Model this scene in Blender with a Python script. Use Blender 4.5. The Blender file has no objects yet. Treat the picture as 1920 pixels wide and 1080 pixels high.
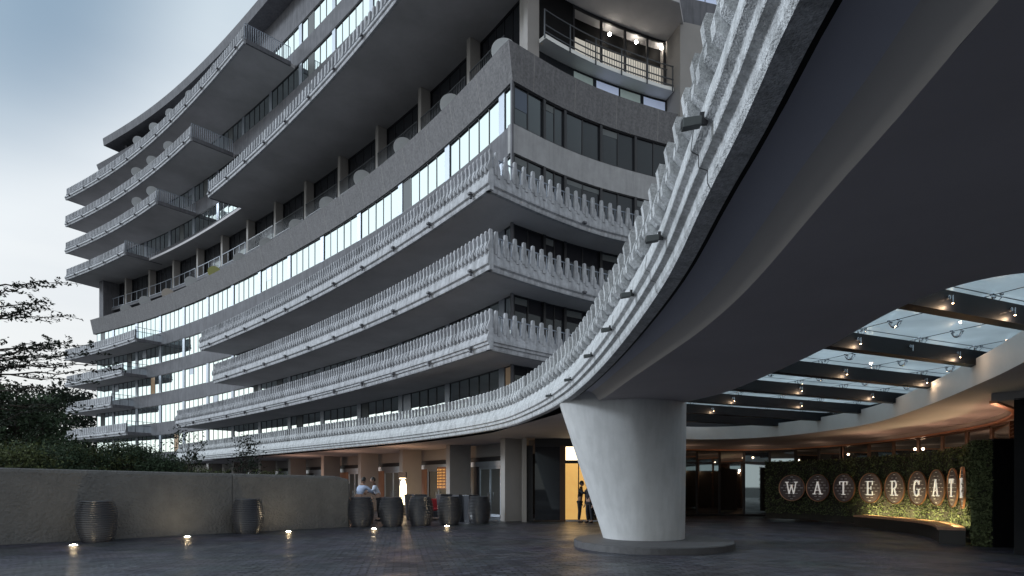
import bpy, math, random
import numpy as np
from mathutils import Vector, Matrix
from mathutils.geometry import tessellate_polygon
random.seed(7)
R = math.radians
scene = bpy.context.scene
col = scene.collection
# ------------------------------------------------------------------ camera
cam = bpy.data.cameras.new('camera'); camo = bpy.data.objects.new('camera', cam); col.objects.link(camo)
camo.location = (0, 0, 1.5); camo.rotation_euler = (R(90), 0, 0)
FPX, HZ = 1150.0, 913.0
cam.sensor_width = 36; cam.lens = FPX/1920*36; cam.shift_y = (HZ-540)/1920
cam.clip_start = 0.05; cam.clip_end = 2000
scene.camera = camo
# ------------------------------------------------------------------ sky
world = bpy.data.worlds.new('World'); scene.world = world; world.use_nodes = True
wn, wl = world.node_tree.nodes, world.node_tree.links
wn.clear()
def W(t, **k):
    n = wn.new(t)
    for a, b in k.items(): setattr(n, a, b)
    return n
wo = W('ShaderNodeOutputWorld'); bg = W('ShaderNodeBackground')
tc = W('ShaderNodeTexCoord'); sep = W('ShaderNodeSeparateXYZ')
wl.new(tc.outputs['Generated'], sep.inputs[0])
ramp = W('ShaderNodeValToRGB'); wl.new(sep.outputs['Z'], ramp.inputs['Fac'])
e = ramp.color_ramp.elements
e[0].position = 0.0; e[0].color = (.80, .80, .79, 1)
e[1].position = 1.0; e[1].color = (.10, .17, .27, 1)
for p, c in ((.20, (.84, .855, .86, 1)), (.42, (.78, .83, .87, 1)), (.62, (.56, .66, .74, 1))):
    q = e.new(p); q.color = c
dot = W('ShaderNodeVectorMath', operation='DOT_PRODUCT'); wl.new(tc.outputs['Generated'], dot.inputs[0])
dd = Vector((-.60, .55, .58)).normalized(); dot.inputs[1].default_value = dd
mr = W('ShaderNodeMapRange', interpolation_type='SMOOTHSTEP'); wl.new(dot.outputs['Value'], mr.inputs['Value'])
mr.inputs['From Min'].default_value = .950; mr.inputs['From Max'].default_value = 1.0
mr.inputs['To Max'].default_value = .95
mx = W('ShaderNodeMix', data_type='RGBA'); wl.new(mr.outputs['Result'], mx.inputs['Factor'])
wl.new(ramp.outputs['Color'], mx.inputs['A']); mx.inputs['B'].default_value = (.10, .21, .34, 1)
# thin streaks of cloud near the horizon
mp = W('ShaderNodeMapping'); mp.inputs['Scale'].default_value = (1.4, 1.4, 9); wl.new(tc.outputs['Generated'], mp.inputs['Vector'])
nz = W('ShaderNodeTexNoise'); nz.inputs['Scale'].default_value = 1.6; nz.inputs['Detail'].default_value = 5; wl.new(mp.outputs[0], nz.inputs['Vector'])
cr = W('ShaderNodeValToRGB'); wl.new(nz.outputs['Fac'], cr.inputs['Fac'])
cr.color_ramp.elements[0].position = .34; cr.color_ramp.elements[0].color = (.955, .965, .975, 1)
cr.color_ramp.elements[1].position = .62; cr.color_ramp.elements[1].color = (1.02, 1.02, 1.015, 1)
mu = W('ShaderNodeMix', data_type='RGBA', blend_type='MULTIPLY'); mu.inputs['Factor'].default_value = 1
wl.new(mx.outputs['Result'], mu.inputs['A']); wl.new(cr.outputs['Color'], mu.inputs['B'])
sky = W('ShaderNodeTexSky', sky_type='NISHITA'); sky.sun_disc = False
sky.sun_elevation = R(8); sky.sun_rotation = R(-70); sky.ozone_density = 3
sm = W('ShaderNodeMix', data_type='RGBA', blend_type='ADD'); sm.inputs['Factor'].default_value = .012
# unseen sky brightness added left and behind the camera to whiten the windows
gd = W('ShaderNodeVectorMath', operation='DOT_PRODUCT'); wl.new(tc.outputs['Generated'], gd.inputs[0]); gd.inputs[1].default_value = Vector((-.86, -.36, .36)).normalized()
gm = W('ShaderNodeMapRange', interpolation_type='SMOOTHSTEP'); wl.new(gd.outputs['Value'], gm.inputs['Value'])
gm.inputs['From Min'].default_value = .30; gm.inputs['From Max'].default_value = .80; gm.inputs['To Min'].default_value = 0; gm.inputs['To Max'].default_value = .95
gs = W('ShaderNodeMix', data_type='RGBA'); wl.new(gm.outputs['Result'], gs.inputs['Factor']); wl.new(mu.outputs['Result'], gs.inputs['A']); gs.inputs['B'].default_value = (1.15, 1.27, 1.30, 1)
wl.new(gs.outputs['Result'], sm.inputs['A']); wl.new(sky.outputs[0], sm.inputs['B'])
wl.new(sm.outputs['Result'], bg.inputs['Color']); bg.inputs['Strength'].default_value = 1.0
wl.new(bg.outputs[0], wo.inputs[0])
# soft, low evening light from the left
sun = bpy.data.lights.new('sun', 'SUN'); suno = bpy.data.objects.new('sun', sun); col.objects.link(suno)
sun.energy = 2.1; sun.angle = R(10); sun.color = (.80, .90, 1.0)
sd = Vector((-.93, .10, .36)).normalized()
suno.rotation_euler = sd.to_track_quat('Z', 'Y').to_euler()
scene.view_settings.view_transform = 'Standard'; scene.view_settings.look = 'None'
scene.view_settings.exposure = 0.0; scene.view_settings.gamma = 1
try: scene.view_settings.use_curve_mapping = False
except Exception: pass
scene.cycles.max_bounces = 6; scene.cycles.diffuse_bounces = 3; scene.cycles.glossy_bounces = 4
scene.cycles.transparent_max_bounces = 12
try: scene.cycles.use_denoising = True
except Exception: pass

# ------------------------------------------------------------------ materials
def N(m, t, **k):
    n = m.node_tree.nodes.new(t)
    for a, b in k.items(): setattr(n, a, b)
    return n
def mat(name, c=(.5, .5, .5), rough=.6, metal=0.0, spec=.5, var=0.0, vscale=3.0, bump=0.0, bscale=40.0, emit=None, estr=0.0,
        stain=0.0, alpha=1.0, detail=6, c2=None, bdist=.02):
    m = bpy.data.materials.new(name); m.use_nodes = True
    L = m.node_tree.links; b = m.node_tree.nodes['Principled BSDF']
    b.inputs['Base Color'].default_value = (*c, 1); b.inputs['Roughness'].default_value = rough
    b.inputs['Metallic'].default_value = metal; b.inputs['Specular IOR Level'].default_value = spec
    if emit: b.inputs['Emission Color'].default_value = (*emit, 1); b.inputs['Emission Strength'].default_value = estr
    geo = N(m, 'ShaderNodeNewGeometry')
    src = geo.outputs['Position']
    if var or stain:
        n = N(m, 'ShaderNodeTexNoise'); n.inputs['Scale'].default_value = vscale; n.inputs['Detail'].default_value = detail
        n.inputs['Roughness'].default_value = .65; L.new(src, n.inputs['Vector'])
        rp = N(m, 'ShaderNodeValToRGB'); L.new(n.outputs['Fac'], rp.inputs['Fac'])
        a = c2 or tuple(x*(1-var) for x in c); hi = tuple(min(1, x*(1+var)) for x in c)
        rp.color_ramp.elements[0].position = .32; rp.color_ramp.elements[0].color = (*a, 1)
        rp.color_ramp.elements[1].position = .68; rp.color_ramp.elements[1].color = (*hi, 1)
        out = rp.outputs['Color']
        if stain:
            mp = N(m, 'ShaderNodeMapping'); mp.inputs['Scale'].default_value = (2.6, 2.6, .35); L.new(src, mp.inputs['Vector'])
            s = N(m, 'ShaderNodeTexNoise'); s.inputs['Scale'].default_value = 2.2; s.inputs['Detail'].default_value = 4; L.new(mp.outputs[0], s.inputs['Vector'])
            r2 = N(m, 'ShaderNodeValToRGB'); L.new(s.outputs['Fac'], r2.inputs['Fac'])
            r2.color_ramp.elements[0].position = .36; r2.color_ramp.elements[0].color = (1-stain,)*3+(1,)
            r2.color_ramp.elements[1].position = .56; r2.color_ramp.elements[1].color = (1, 1, 1, 1)
            mxx = N(m, 'ShaderNodeMix', data_type='RGBA', blend_type='MULTIPLY'); mxx.inputs['Factor'].default_value = 1
            L.new(out, mxx.inputs['A']); L.new(r2.outputs['Color'], mxx.inputs['B']); out = mxx.outputs['Result']
        L.new(out, b.inputs['Base Color'])
    if bump:
        n = N(m, 'ShaderNodeTexNoise'); n.inputs['Scale'].default_value = bscale; n.inputs['Detail'].default_value = 4; L.new(src, n.inputs['Vector'])
        bp = N(m, 'ShaderNodeBump'); bp.inputs['Strength'].default_value = bump; bp.inputs['Distance'].default_value = bdist
        L.new(n.outputs['Fac'], bp.inputs['Height']); L.new(bp.outputs[0], b.inputs['Normal'])
    if alpha < 1: b.inputs['Alpha'].default_value = alpha
    return m
M = {}
M['conc'] = mat('concrete precast', (.40, .405, .435), .9, var=.18, vscale=5, bump=.55, bscale=60, stain=.30)
M['conc_rough'] = mat('concrete exposed aggregate', (.50, .51, .53), .92, var=.32, vscale=28, bump=1.0, bscale=70, stain=.25)
for nm_ in ('conc', 'conc_rough'):      # each cast tooth a slightly different tone
    m_ = M[nm_]; L_ = m_.node_tree.links; b_ = m_.node_tree.nodes['Principled BSDF']; src_ = b_.inputs['Base Color'].links[0].from_socket
    g_ = N(m_, 'ShaderNodeNewGeometry'); r_ = N(m_, 'ShaderNodeMapRange'); L_.new(g_.outputs['Random Per Island'], r_.inputs['Value']); r_.inputs['To Min'].default_value = .80; r_.inputs['To Max'].default_value = 1.12
    v_ = N(m_, 'ShaderNodeVectorMath', operation='SCALE'); L_.new(src_, v_.inputs[0]); L_.new(r_.outputs[0], v_.inputs['Scale']); L_.new(v_.outputs[0], b_.inputs['Base Color'])
M['wallr'] = mat('concrete facade band lit copy', (.34, .335, .345), .9, var=.12, vscale=1.6, bump=.2, bscale=30, stain=.10)  # wallc's concrete again; the right front's brighter light put into the colour
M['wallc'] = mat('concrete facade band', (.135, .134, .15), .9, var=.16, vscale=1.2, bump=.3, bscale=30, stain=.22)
M['band'] = mat('concrete parapet band', (.155, .150, .158), .92, var=.28, vscale=9, bump=.8, bscale=25, stain=.15)
M['soffit'] = mat('plaster soffit', (.46, .445, .46), .85, var=.14, vscale=.35, bump=.1, bscale=8)
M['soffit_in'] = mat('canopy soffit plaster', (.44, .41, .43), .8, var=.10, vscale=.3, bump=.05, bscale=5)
M['soffit_out'] = mat('outer soffit skylit tint', (.56, .56, .63), .8, var=.05, vscale=.3)  # blue skylight from the left put into the soffit colour
M['white'] = mat('white plaster fascia', (.80, .79, .77), .6, var=.05, vscale=.8)
M['pier'] = mat('smooth plastered concrete', (.50, .50, .51), .75, var=.10, vscale=.9, bump=.12, bscale=12, stain=.10)
M['frame'] = mat('dark bronze window frame', (.018, .018, .022), .45, spec=.4)
M['alu'] = mat('aluminium', (.42, .46, .52), .35, metal=.8)
M['pil'] = mat('grey metal panel', (.30, .33, .38), .45, metal=.3)
M['rail'] = mat('painted steel rail', (.05, .055, .065), .5)
M['drail'] = mat('silver balcony rail', (.27, .30, .36), .6)
M['disc'] = mat('pale painted disc', (.42, .43, .45), .6, var=.06)
M['disc_b'] = mat('beige painted disc', (.42, .37, .33), .6)
M['disc_g'] = mat('olive painted disc', (.34, .34, .12), .6)
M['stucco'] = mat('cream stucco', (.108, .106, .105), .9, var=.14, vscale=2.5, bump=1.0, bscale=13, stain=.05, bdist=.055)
M['plant'] = mat('charcoal planter', (.046, .048, .058), .36, spec=.6)
M['beam'] = mat('black steel beam', (.009, .010, .014), .5, spec=.3)
M['chrome'] = mat('polished steel', (.6, .62, .65), .18, metal=1)
M['copper'] = mat('copper trim', (.55, .27, .16), .35, metal=.85)
M['bronze'] = mat('dark bronze frame warm', (.10, .055, .035), .4, metal=.6)
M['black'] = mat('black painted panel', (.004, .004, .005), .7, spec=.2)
M['plinth'] = mat('dark plinth stone', (.065, .063, .068), .6, var=.2, vscale=6)
M['bench'] = mat('dark bench face', (.02, .016, .015), .5)
M['wood'] = mat('bench wood', (.40, .20, .12), .45, var=.3, vscale=12)
M['pillar'] = mat('beige plastered pillar', (.29, .27, .26), .8, var=.05, vscale=1)
M['bark'] = mat('bark', (.035, .028, .022), .95, var=.3, vscale=14, bump=.6, bscale=30)
M['stem'] = mat('stem', (.03, .025, .02), .9)
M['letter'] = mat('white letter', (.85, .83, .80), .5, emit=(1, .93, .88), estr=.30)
M['skin'] = mat('skin', (.30, .18, .13), .6)
M['shirt'] = mat('pale blue shirt', (.38, .45, .62), .8, var=.08, vscale=6)
M['shirtw'] = mat('white shirt', (.50, .55, .66), .8, var=.08, vscale=6)
M['cloth'] = mat('black cloth', (.012, .012, .016), .85)
M['hair'] = mat('dark hair', (.012, .010, .009), .6)
M['red'] = mat('red cushion', (.35, .02, .03), .7)
M['glow'] = mat('lit glass lamp', (.9, .8, .6), .5, emit=(1, .78, .45), estr=7)
M['spot'] = mat('lamp lens', (.9, .8, .6), .3, emit=(1, .62, .30), estr=26)
M['upl'] = mat('uplight lens', (.9, .8, .6), .3, emit=(1, .82, .55), estr=170)
M['warmroom'] = mat('warm lit room wall', (.5, .35, .18), .8, var=.25, vscale=1.6, emit=(1, .58, .17), estr=.62)
M['hotwhite'] = mat('lit transom', (.9, .8, .6), .5, emit=(1, .80, .50), estr=2.6)
M['room'] = mat('lit pale room', (.5, .48, .44), .8, emit=(1, .94, .82), estr=.32)
M['warmdim'] = mat('dim warm room', (.16, .08, .05), .7, emit=(1, .42, .22), estr=.035)
M['bottle'] = mat('backlit bottle', (.6, .3, .08), .3, emit=(1, .50, .12), estr=2.4)
M['blind'] = mat('glowing window blind', (.55, .62, .80), .8, var=.06, emit=(.55, .65, .9), estr=.22)  # bluish brightness of the panes put in as a glow
M['blindg'] = mat('glowing grey green blind', (.36, .44, .42), .8, var=.06, emit=(.5, .6, .6), estr=.10)  # pane brightness put in as a fainter glow
M['bluegrey'] = mat('blue grey blind', (.09, .11, .15), .7)
M['greyblind'] = mat('dim grey blind', (.13, .14, .145), .8)
M['curtain'] = mat('warm curtain glow', (.3, .2, .12), .8, emit=(1, .74, .52), estr=.06)
def leafmat(name, c, v=.5, trans=.25):
    m = mat(name, c, .75, spec=.1)
    b = m.node_tree.nodes['Principled BSDF']; L = m.node_tree.links
    g = N(m, 'ShaderNodeNewGeometry'); r = N(m, 'ShaderNodeValToRGB'); L.new(g.outputs['Random Per Island'], r.inputs['Fac'])
    r.color_ramp.elements[0].color = (*[x*(1-v) for x in c], 1); r.color_ramp.elements[1].color = (*[x*(1+v) for x in c], 1)
    L.new(r.outputs['Color'], b.inputs['Base Color'])
    return m
M['leaf'] = leafmat('foliage dark', (.040, .060, .036))
M['leaf2'] = leafmat('foliage olive', (.065, .078, .034))
M['leaf3'] = leafmat('foliage feathery', (.022, .030, .022))
M['hedge'] = leafmat('hedge leaves', (.085, .100, .048), .7)
# coated curtain-wall glass: mirror-like at a slant, dark seen straight on
def glass(name, lo, hi, a=.28, b_=.46, base=(.012, .013, .017), tint=(.76, .85, .86), rough=.02):
    m = bpy.data.materials.new(name); m.use_nodes = True; L = m.node_tree.links; nn = m.node_tree.nodes; nn.clear()
    o = N(m, 'ShaderNodeOutputMaterial'); mix = N(m, 'ShaderNodeMixShader')
    d = N(m, 'ShaderNodeBsdfPrincipled'); d.inputs['Base Color'].default_value = (*base, 1); d.inputs['Roughness'].default_value = .5; d.inputs['Specular IOR Level'].default_value = 0.1
    g = N(m, 'ShaderNodeBsdfGlossy'); g.inputs['Color'].default_value = (*tint, 1); g.inputs['Roughness'].default_value = rough
    lw = N(m, 'ShaderNodeLayerWeight'); lw.inputs['Blend'].default_value = .5
    r = N(m, 'ShaderNodeMapRange', interpolation_type='SMOOTHSTEP'); L.new(lw.outputs['Facing'], r.inputs['Value'])
    r.inputs['From Min'].default_value = a; r.inputs['From Max'].default_value = b_
    r.inputs['To Min'].default_value = lo; r.inputs['To Max'].default_value = hi
    L.new(r.outputs['Result'], mix.inputs['Fac']); L.new(d.outputs[0], mix.inputs[1]); L.new(g.outputs[0], mix.inputs[2]); L.new(mix.outputs[0], o.inputs[0])
    return m
M['glass'] = glass('coated window glass', .07, .97)
M['gdark'] = glass('dark window glass', .035, .16, base=(.014, .014, .019))
M['gshop'] = glass('storefront glass', .32, .65, base=(.012, .010, .010))
M['gdoor'] = glass('door glass', .45, .7, base=(.012, .010, .010))
def clear_glass(name, haze):
    m = bpy.data.materials.new(name); m.use_nodes = True; L = m.node_tree.links; nn = m.node_tree.nodes; nn.clear()
    o = N(m, 'ShaderNodeOutputMaterial'); mix = N(m, 'ShaderNodeMixShader'); t = N(m, 'ShaderNodeBsdfTransparent'); t.inputs['Color'].default_value = (.90, .96, .98, 1)
    g = N(m, 'ShaderNodeBsdfGlossy'); g.inputs['Roughness'].default_value = .03; g.inputs['Color'].default_value = (.8, .9, .95, 1)
    f = N(m, 'ShaderNodeFresnel'); f.inputs['IOR'].default_value = 1.5
    L.new(f.outputs[0], mix.inputs['Fac']); L.new(t.outputs[0], mix.inputs[1]); L.new(g.outputs[0], mix.inputs[2])
    if haze:  # translucent white mixed in so the glass looks brighter
        tr = N(m, 'ShaderNodeBsdfTranslucent'); tr.inputs['Color'].default_value = (.86, .93, .96, 1); m2 = N(m, 'ShaderNodeMixShader')
        ge = N(m, 'ShaderNodeNewGeometry'); nz_ = N(m, 'ShaderNodeTexNoise'); nz_.inputs['Scale'].default_value = .8; nz_.inputs['Detail'].default_value = 5; L.new(ge.outputs['Position'], nz_.inputs['Vector'])
        r_ = N(m, 'ShaderNodeMapRange'); L.new(nz_.outputs['Fac'], r_.inputs['Value']); r_.inputs['To Min'].default_value = haze*.5; r_.inputs['To Max'].default_value = haze*1.5
        L.new(r_.outputs[0], m2.inputs['Fac']); L.new(mix.outputs[0], m2.inputs[1]); L.new(tr.outputs[0], m2.inputs[2]); L.new(m2.outputs[0], o.inputs[0])
    else: L.new(mix.outputs[0], o.inputs[0])
    return m
M['roofglass'] = clear_glass('roof glass', .46); M['clearglass'] = clear_glass('clear glass', 0)
# brick-stave boards behind the letters
def staves():
    m = mat('stave board', (.06, .042, .040), .6); L = m.node_tree.links; b = m.node_tree.nodes['Principled BSDF']
    t = N(m, 'ShaderNodeTexCoord'); br = N(m, 'ShaderNodeTexBrick'); L.new(t.outputs['Object'], br.inputs['Vector'])
    br.inputs['Scale'].default_value = 1; br.inputs['Brick Width'].default_value = .42; br.inputs['Row Height'].default_value = .115
    br.inputs['Mortar Size'].default_value = .008; br.inputs['Color1'].default_value = (.13, .09, .09, 1); br.inputs['Color2'].default_value = (.09, .065, .066, 1)
    br.inputs['Mortar'].default_value = (.015, .01, .01, 1); L.new(br.outputs['Color'], b.inputs['Base Color']); return m
M['stave'] = staves()
M['dash'] = mat('pale dash', (.75, .70, .68), .6)
# paving: setts laid in rings round the pier
def paving():
    m = mat('dark paving setts', (.05, .053, .06), .48, spec=.34); L = m.node_tree.links; b = m.node_tree.nodes['Principled BSDF']
    g = N(m, 'ShaderNodeNewGeometry'); sx = N(m, 'ShaderNodeSeparateXYZ'); L.new(g.outputs['Position'], sx.inputs[0])
    def MA(op, a, b2=None):
        n = N(m, 'ShaderNodeMath', operation=op)
        for i, v in enumerate((a, b2)):
            if v is None: continue
            if isinstance(v, (int, float)): n.inputs[i].default_value = v
            else: L.new(v, n.inputs[i])
        return n.outputs[0]
    dx = MA('SUBTRACT', sx.outputs['X'], 1.2); dy = MA('SUBTRACT', sx.outputs['Y'], 9.6)
    rad = MA('SQRT', MA('ADD', MA('MULTIPLY', dx, dx), MA('MULTIPLY', dy, dy))); ang = MA('ARCTAN2', dy, dx)
    cx = N(m, 'ShaderNodeCombineXYZ'); L.new(MA('ADD', sx.outputs['X'], MA('MULTIPLY', sx.outputs['Y'], .18)), cx.inputs[0]); L.new(MA('ADD', sx.outputs['Y'], MA('MULTIPLY', MA('MULTIPLY', dx, dx), .05)), cx.inputs[1])
    br = N(m, 'ShaderNodeTexBrick'); L.new(cx.outputs[0], br.inputs['Vector']); br.inputs['Scale'].default_value = 1
    br.inputs['Brick Width'].default_value = .30; br.inputs['Row Height'].default_value = .155; br.inputs['Mortar Size'].default_value = .018; br.inputs['Mortar Smooth'].default_value = .2
    br.inputs['Color1'].default_value = (.080, .082, .105, 1); br.inputs['Color2'].default_value = (.020, .022, .034, 1); br.inputs['Mortar'].default_value = (.004, .004, .005, 1)
    n = N(m, 'ShaderNodeTexNoise'); n.inputs['Scale'].default_value = .7; n.inputs['Detail'].default_value = 6; L.new(g.outputs['Position'], n.inputs['Vector'])
    mx = N(m, 'ShaderNodeMix', data_type='RGBA', blend_type='OVERLAY'); mx.inputs['Factor'].default_value = .35
    L.new(br.outputs['Color'], mx.inputs['A']); L.new(n.outputs['Color'], mx.inputs['B'])
    hs = N(m, 'ShaderNodeHueSaturation'); hs.inputs['Saturation'].default_value = .9; L.new(mx.outputs['Result'], hs.inputs['Color']); L.new(hs.outputs[0], b.inputs['Base Color'])
    rr = N(m, 'ShaderNodeMapRange'); L.new(n.outputs['Fac'], rr.inputs['Value']); rr.inputs['From Min'].default_value = .3; rr.inputs['From Max'].default_value = .7
    rr.inputs['To Min'].default_value = .28; rr.inputs['To Max'].default_value = .6; L.new(rr.outputs[0], b.inputs['Roughness'])
    inv = MA('SUBTRACT', 1.0, br.outputs['Fac'])
    n2 = N(m, 'ShaderNodeTexNoise'); n2.inputs['Scale'].default_value = 9; n2.inputs['Detail'].default_value = 3; L.new(g.outputs['Position'], n2.inputs['Vector'])
    h = MA('ADD', inv, MA('MULTIPLY', n2.outputs['Fac'], .9))
    bp = N(m, 'ShaderNodeBump'); bp.inputs['Strength'].default_value = 1.0; bp.inputs['Distance'].default_value = .03; L.new(h, bp.inputs['Height']); L.new(bp.outputs[0], b.inputs['Normal'])
    return m
M['paving'] = paving()
M['soil'] = mat('planting soil', (.03, .025, .02), .95, var=.3)
M['asphalt'] = mat('far ground', (.05, .052, .05), .9, var=.2, vscale=.3)

# ------------------------------------------------------------------ object helpers
def tag(o, label=None, cat=None, group=None, kind=None):
    if label: o['label'] = label
    if cat: o['category'] = cat
    if group: o['group'] = group
    if kind: o['kind'] = kind
    return o
def empty(name, loc=(0, 0, 0), rz=0, label=None, cat=None, group=None):
    o = bpy.data.objects.new(name, None); col.objects.link(o); o.location = loc; o.rotation_euler = (0, 0, rz)
    o.empty_display_size = .1
    return tag(o, label, cat, group)
class MB:
    def __init__(s): s.v = []; s.f = []
    def add(s, vs, fs):
        n = len(s.v); s.v += [tuple(v) for v in vs]; s.f += [tuple(i+n for i in f) for f in fs]; return s
    def quad(s, a, b, c, d): return s.add([a, b, c, d], [(0, 1, 2, 3)])
    def box(s, x0, x1, y0, y1, z0, z1):
        return s.add([(x0,y0,z0),(x1,y0,z0),(x1,y1,z0),(x0,y1,z0),(x0,y0,z1),(x1,y0,z1),(x1,y1,z1),(x0,y1,z1)],
                     [(0,3,2,1),(4,5,6,7),(0,1,5,4),(1,2,6,5),(2,3,7,6),(3,0,4,7)])
    def hexa(s, p):   # 8 points: 4 bottom, 4 top
        return s.add(p, [(0,3,2,1),(4,5,6,7),(0,1,5,4),(1,2,6,5),(2,3,7,6),(3,0,4,7)])
    def obox(s, c, u, w, hu, hw, z0, z1):  # oriented box, centre c(2), unit u, w
        P = [(c[0]+a*hu*u[0]+b*hw*w[0], c[1]+a*hu*u[1]+b*hw*w[1]) for a, b in ((-1,-1),(1,-1),(1,1),(-1,1))]
        return s.hexa([(x, y, z0) for x, y in P]+[(x, y, z1) for x, y in P])
    def prism(s, poly, d0, d1):   # poly: list of 3d pts, extruded from offset d0 to d1 (vectors)
        n = len(poly); d0 = Vector(d0); d1 = Vector(d1)
        vs = [Vector(p)+d0 for p in poly]+[Vector(p)+d1 for p in poly]
        return s.add(vs, [tuple(range(n)), tuple(range(2*n-1, n-1, -1))]+[(i, i+n, (i+1)%n+n, (i+1)%n) for i in range(n)])
    def tube(s, pts, r, n=8, cap=True):
        pts = [Vector(p) for p in pts]; rs = r if isinstance(r, (list, tuple)) else [r]*len(pts); vs = []; fs = []
        for i, p in enumerate(pts):
            t = (pts[min(i+1, len(pts)-1)]-pts[max(i-1, 0)]).normalized()
            a = Vector((0, 0, 1)) if abs(t.z) < .9 else Vector((1, 0, 0))
            u = t.cross(a).normalized(); w = t.cross(u)
            for k in range(n):
                q = 2*math.pi*k/n; vs.append(p+(u*math.cos(q)+w*math.sin(q))*rs[i])
        for i in range(len(pts)-1):
            for k in range(n): fs.append((i*n+k, i*n+(k+1)%n, (i+1)*n+(k+1)%n, (i+1)*n+k))
        if cap: fs += [tuple(range(n-1, -1, -1)), tuple(range((len(pts)-1)*n, len(pts)*n))]
        return s.add(vs, fs)
    def lathe(s, prof, c=(0, 0, 0), n=32):
        vs = []; fs = []
        for (r, z) in prof:
            for k in range(n): q = 2*math.pi*k/n; vs.append((c[0]+r*math.cos(q), c[1]+r*math.sin(q), c[2]+z))
        for i in range(len(prof)-1):
            for k in range(n): fs.append((i*n+k, i*n+(k+1)%n, (i+1)*n+(k+1)%n, (i+1)*n+k))
        return s.add(vs, fs)
    def build(s, name, m, parent=None, smooth=False, bevel=0):
        me = bpy.data.meshes.new(name); me.from_pydata(s.v, [], s.f); me.materials.append(m); me.update()
        if smooth: me.shade_smooth()
        o = bpy.data.objects.new(name, me); col.objects.link(o)
        if parent: o.parent = parent; o.matrix_parent_inverse = Matrix.Translation(-parent.location) if False else Matrix.Identity(4)
        if bevel:
            b = o.modifiers.new('bevel', 'BEVEL'); b.width = bevel; b.segments = 2; b.limit_method = 'ANGLE'
        return o
def copy_tree(o, parent=None):
    c = o.copy(); col.objects.link(c); c.parent = parent
    for ch in list(o.children): copy_tree(ch, c)
    return c

# ------------------------------------------------------------------ plan curves
class Curve:
    """smooth plan curve through points, by arc length from its first point; side=+1: outward (towards viewer) is left of travel"""
    def __init__(s, pts, side=1, deg=None):
        P = np.array(pts, float)
        if deg:
            c = np.polyfit(P[:, 0], P[:, 1], deg); xs = np.linspace(P[0, 0], P[-1, 0], 1500); Q = np.stack([xs, np.polyval(c, xs)], 1)
        else:   # centripetal catmull-rom
            A = np.vstack([2*P[0]-P[1], P, 2*P[-1]-P[-2]]); Q = []
            for i in range(1, len(A)-2):
                p0, p1, p2, p3 = A[i-1:i+3]
                for t in np.linspace(0, 1, 60, endpoint=False):
                    Q.append(.5*((2*p1)+(-p0+p2)*t+(2*p0-5*p1+4*p2-p3)*t*t+(-p0+3*p1-3*p2+p3)*t**3))
            Q.append(P[-1]); Q = np.array(Q)
            k = np.ones(25)/25; pad = np.vstack([Q[0]+(Q[0]-Q[1])*np.arange(12, 0, -1)[:, None], Q, Q[-1]+(Q[-1]-Q[-2])*np.arange(1, 13)[:, None]])
            Q = np.stack([np.convolve(pad[:, 0], k, 'valid'), np.convolve(pad[:, 1], k, 'valid')], 1)
        s.Q = Q; d = np.hypot(*np.diff(Q, axis=0).T); s.S = np.concatenate([[0], np.cumsum(d)]); s.L = s.S[-1]; s.side = side
    def p(s, t, off=0.0):
        """point at arc length t, moved off metres towards the viewer"""
        S, Q = s.S, s.Q
        x = np.interp(t, S, Q[:, 0]); y = np.interp(t, S, Q[:, 1])
        if t < 0: d = (Q[1]-Q[0])/np.linalg.norm(Q[1]-Q[0]); x, y = Q[0]+d*t
        if t > s.L: d = (Q[-1]-Q[-2])/np.linalg.norm(Q[-1]-Q[-2]); x, y = Q[-1]+d*(t-s.L)
        tx, ty = s.t(t); n = s.n(t)
        return (x+n[0]*off, y+n[1]*off)
    def t(s, t):
        a = min(max(t, 0), s.L); h = .25
        x0 = np.interp(max(a-h, 0), s.S, s.Q[:, 0]); x1 = np.interp(min(a+h, s.L), s.S, s.Q[:, 0])
        y0 = np.interp(max(a-h, 0), s.S, s.Q[:, 1]); y1 = np.interp(min(a+h, s.L), s.S, s.Q[:, 1])
        l = math.hypot(x1-x0, y1-y0); return ((x1-x0)/l, (y1-y0)/l)
    def n(s, t):
        tx, ty = s.t(t); return (-ty*s.side, tx*s.side)
    def at_px(s, px, off=0.0):
        """arc length whose point is seen at picture column px"""
        best = None
        for t in np.linspace(0, s.L, 900):
            x, y = s.p(t, off); e_ = abs(960+FPX*x/y-px)
            if best is None or e_ < best[0]: best = (e_, t)
        return best[1]
def steps(a, b, d=1.0):
    n = max(1, int(round((b-a)/d))); return [a+(b-a)*i/n for i in range(n+1)]
def sweep(mb, cv, prof, s0, s1, d=1.0, close=True, caps=True):
    """prof: [(outward offset, z)] swept along the curve"""
    ss = steps(s0, s1, d); n = len(prof); vs = []; fs = []
    for t in ss:
        for o_, z in prof: x, y = cv.p(t, o_); vs.append((x, y, z))
    m = n if close else n-1
    for i in range(len(ss)-1):
        for k in range(m): fs.append((i*n+k, i*n+(k+1)%n, (i+1)*n+(k+1)%n, (i+1)*n+k))
    if close and caps: fs += [tuple(range(n-1, -1, -1)), tuple(range((len(ss)-1)*n, len(ss)*n))]
    return mb.add(vs, fs)
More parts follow.
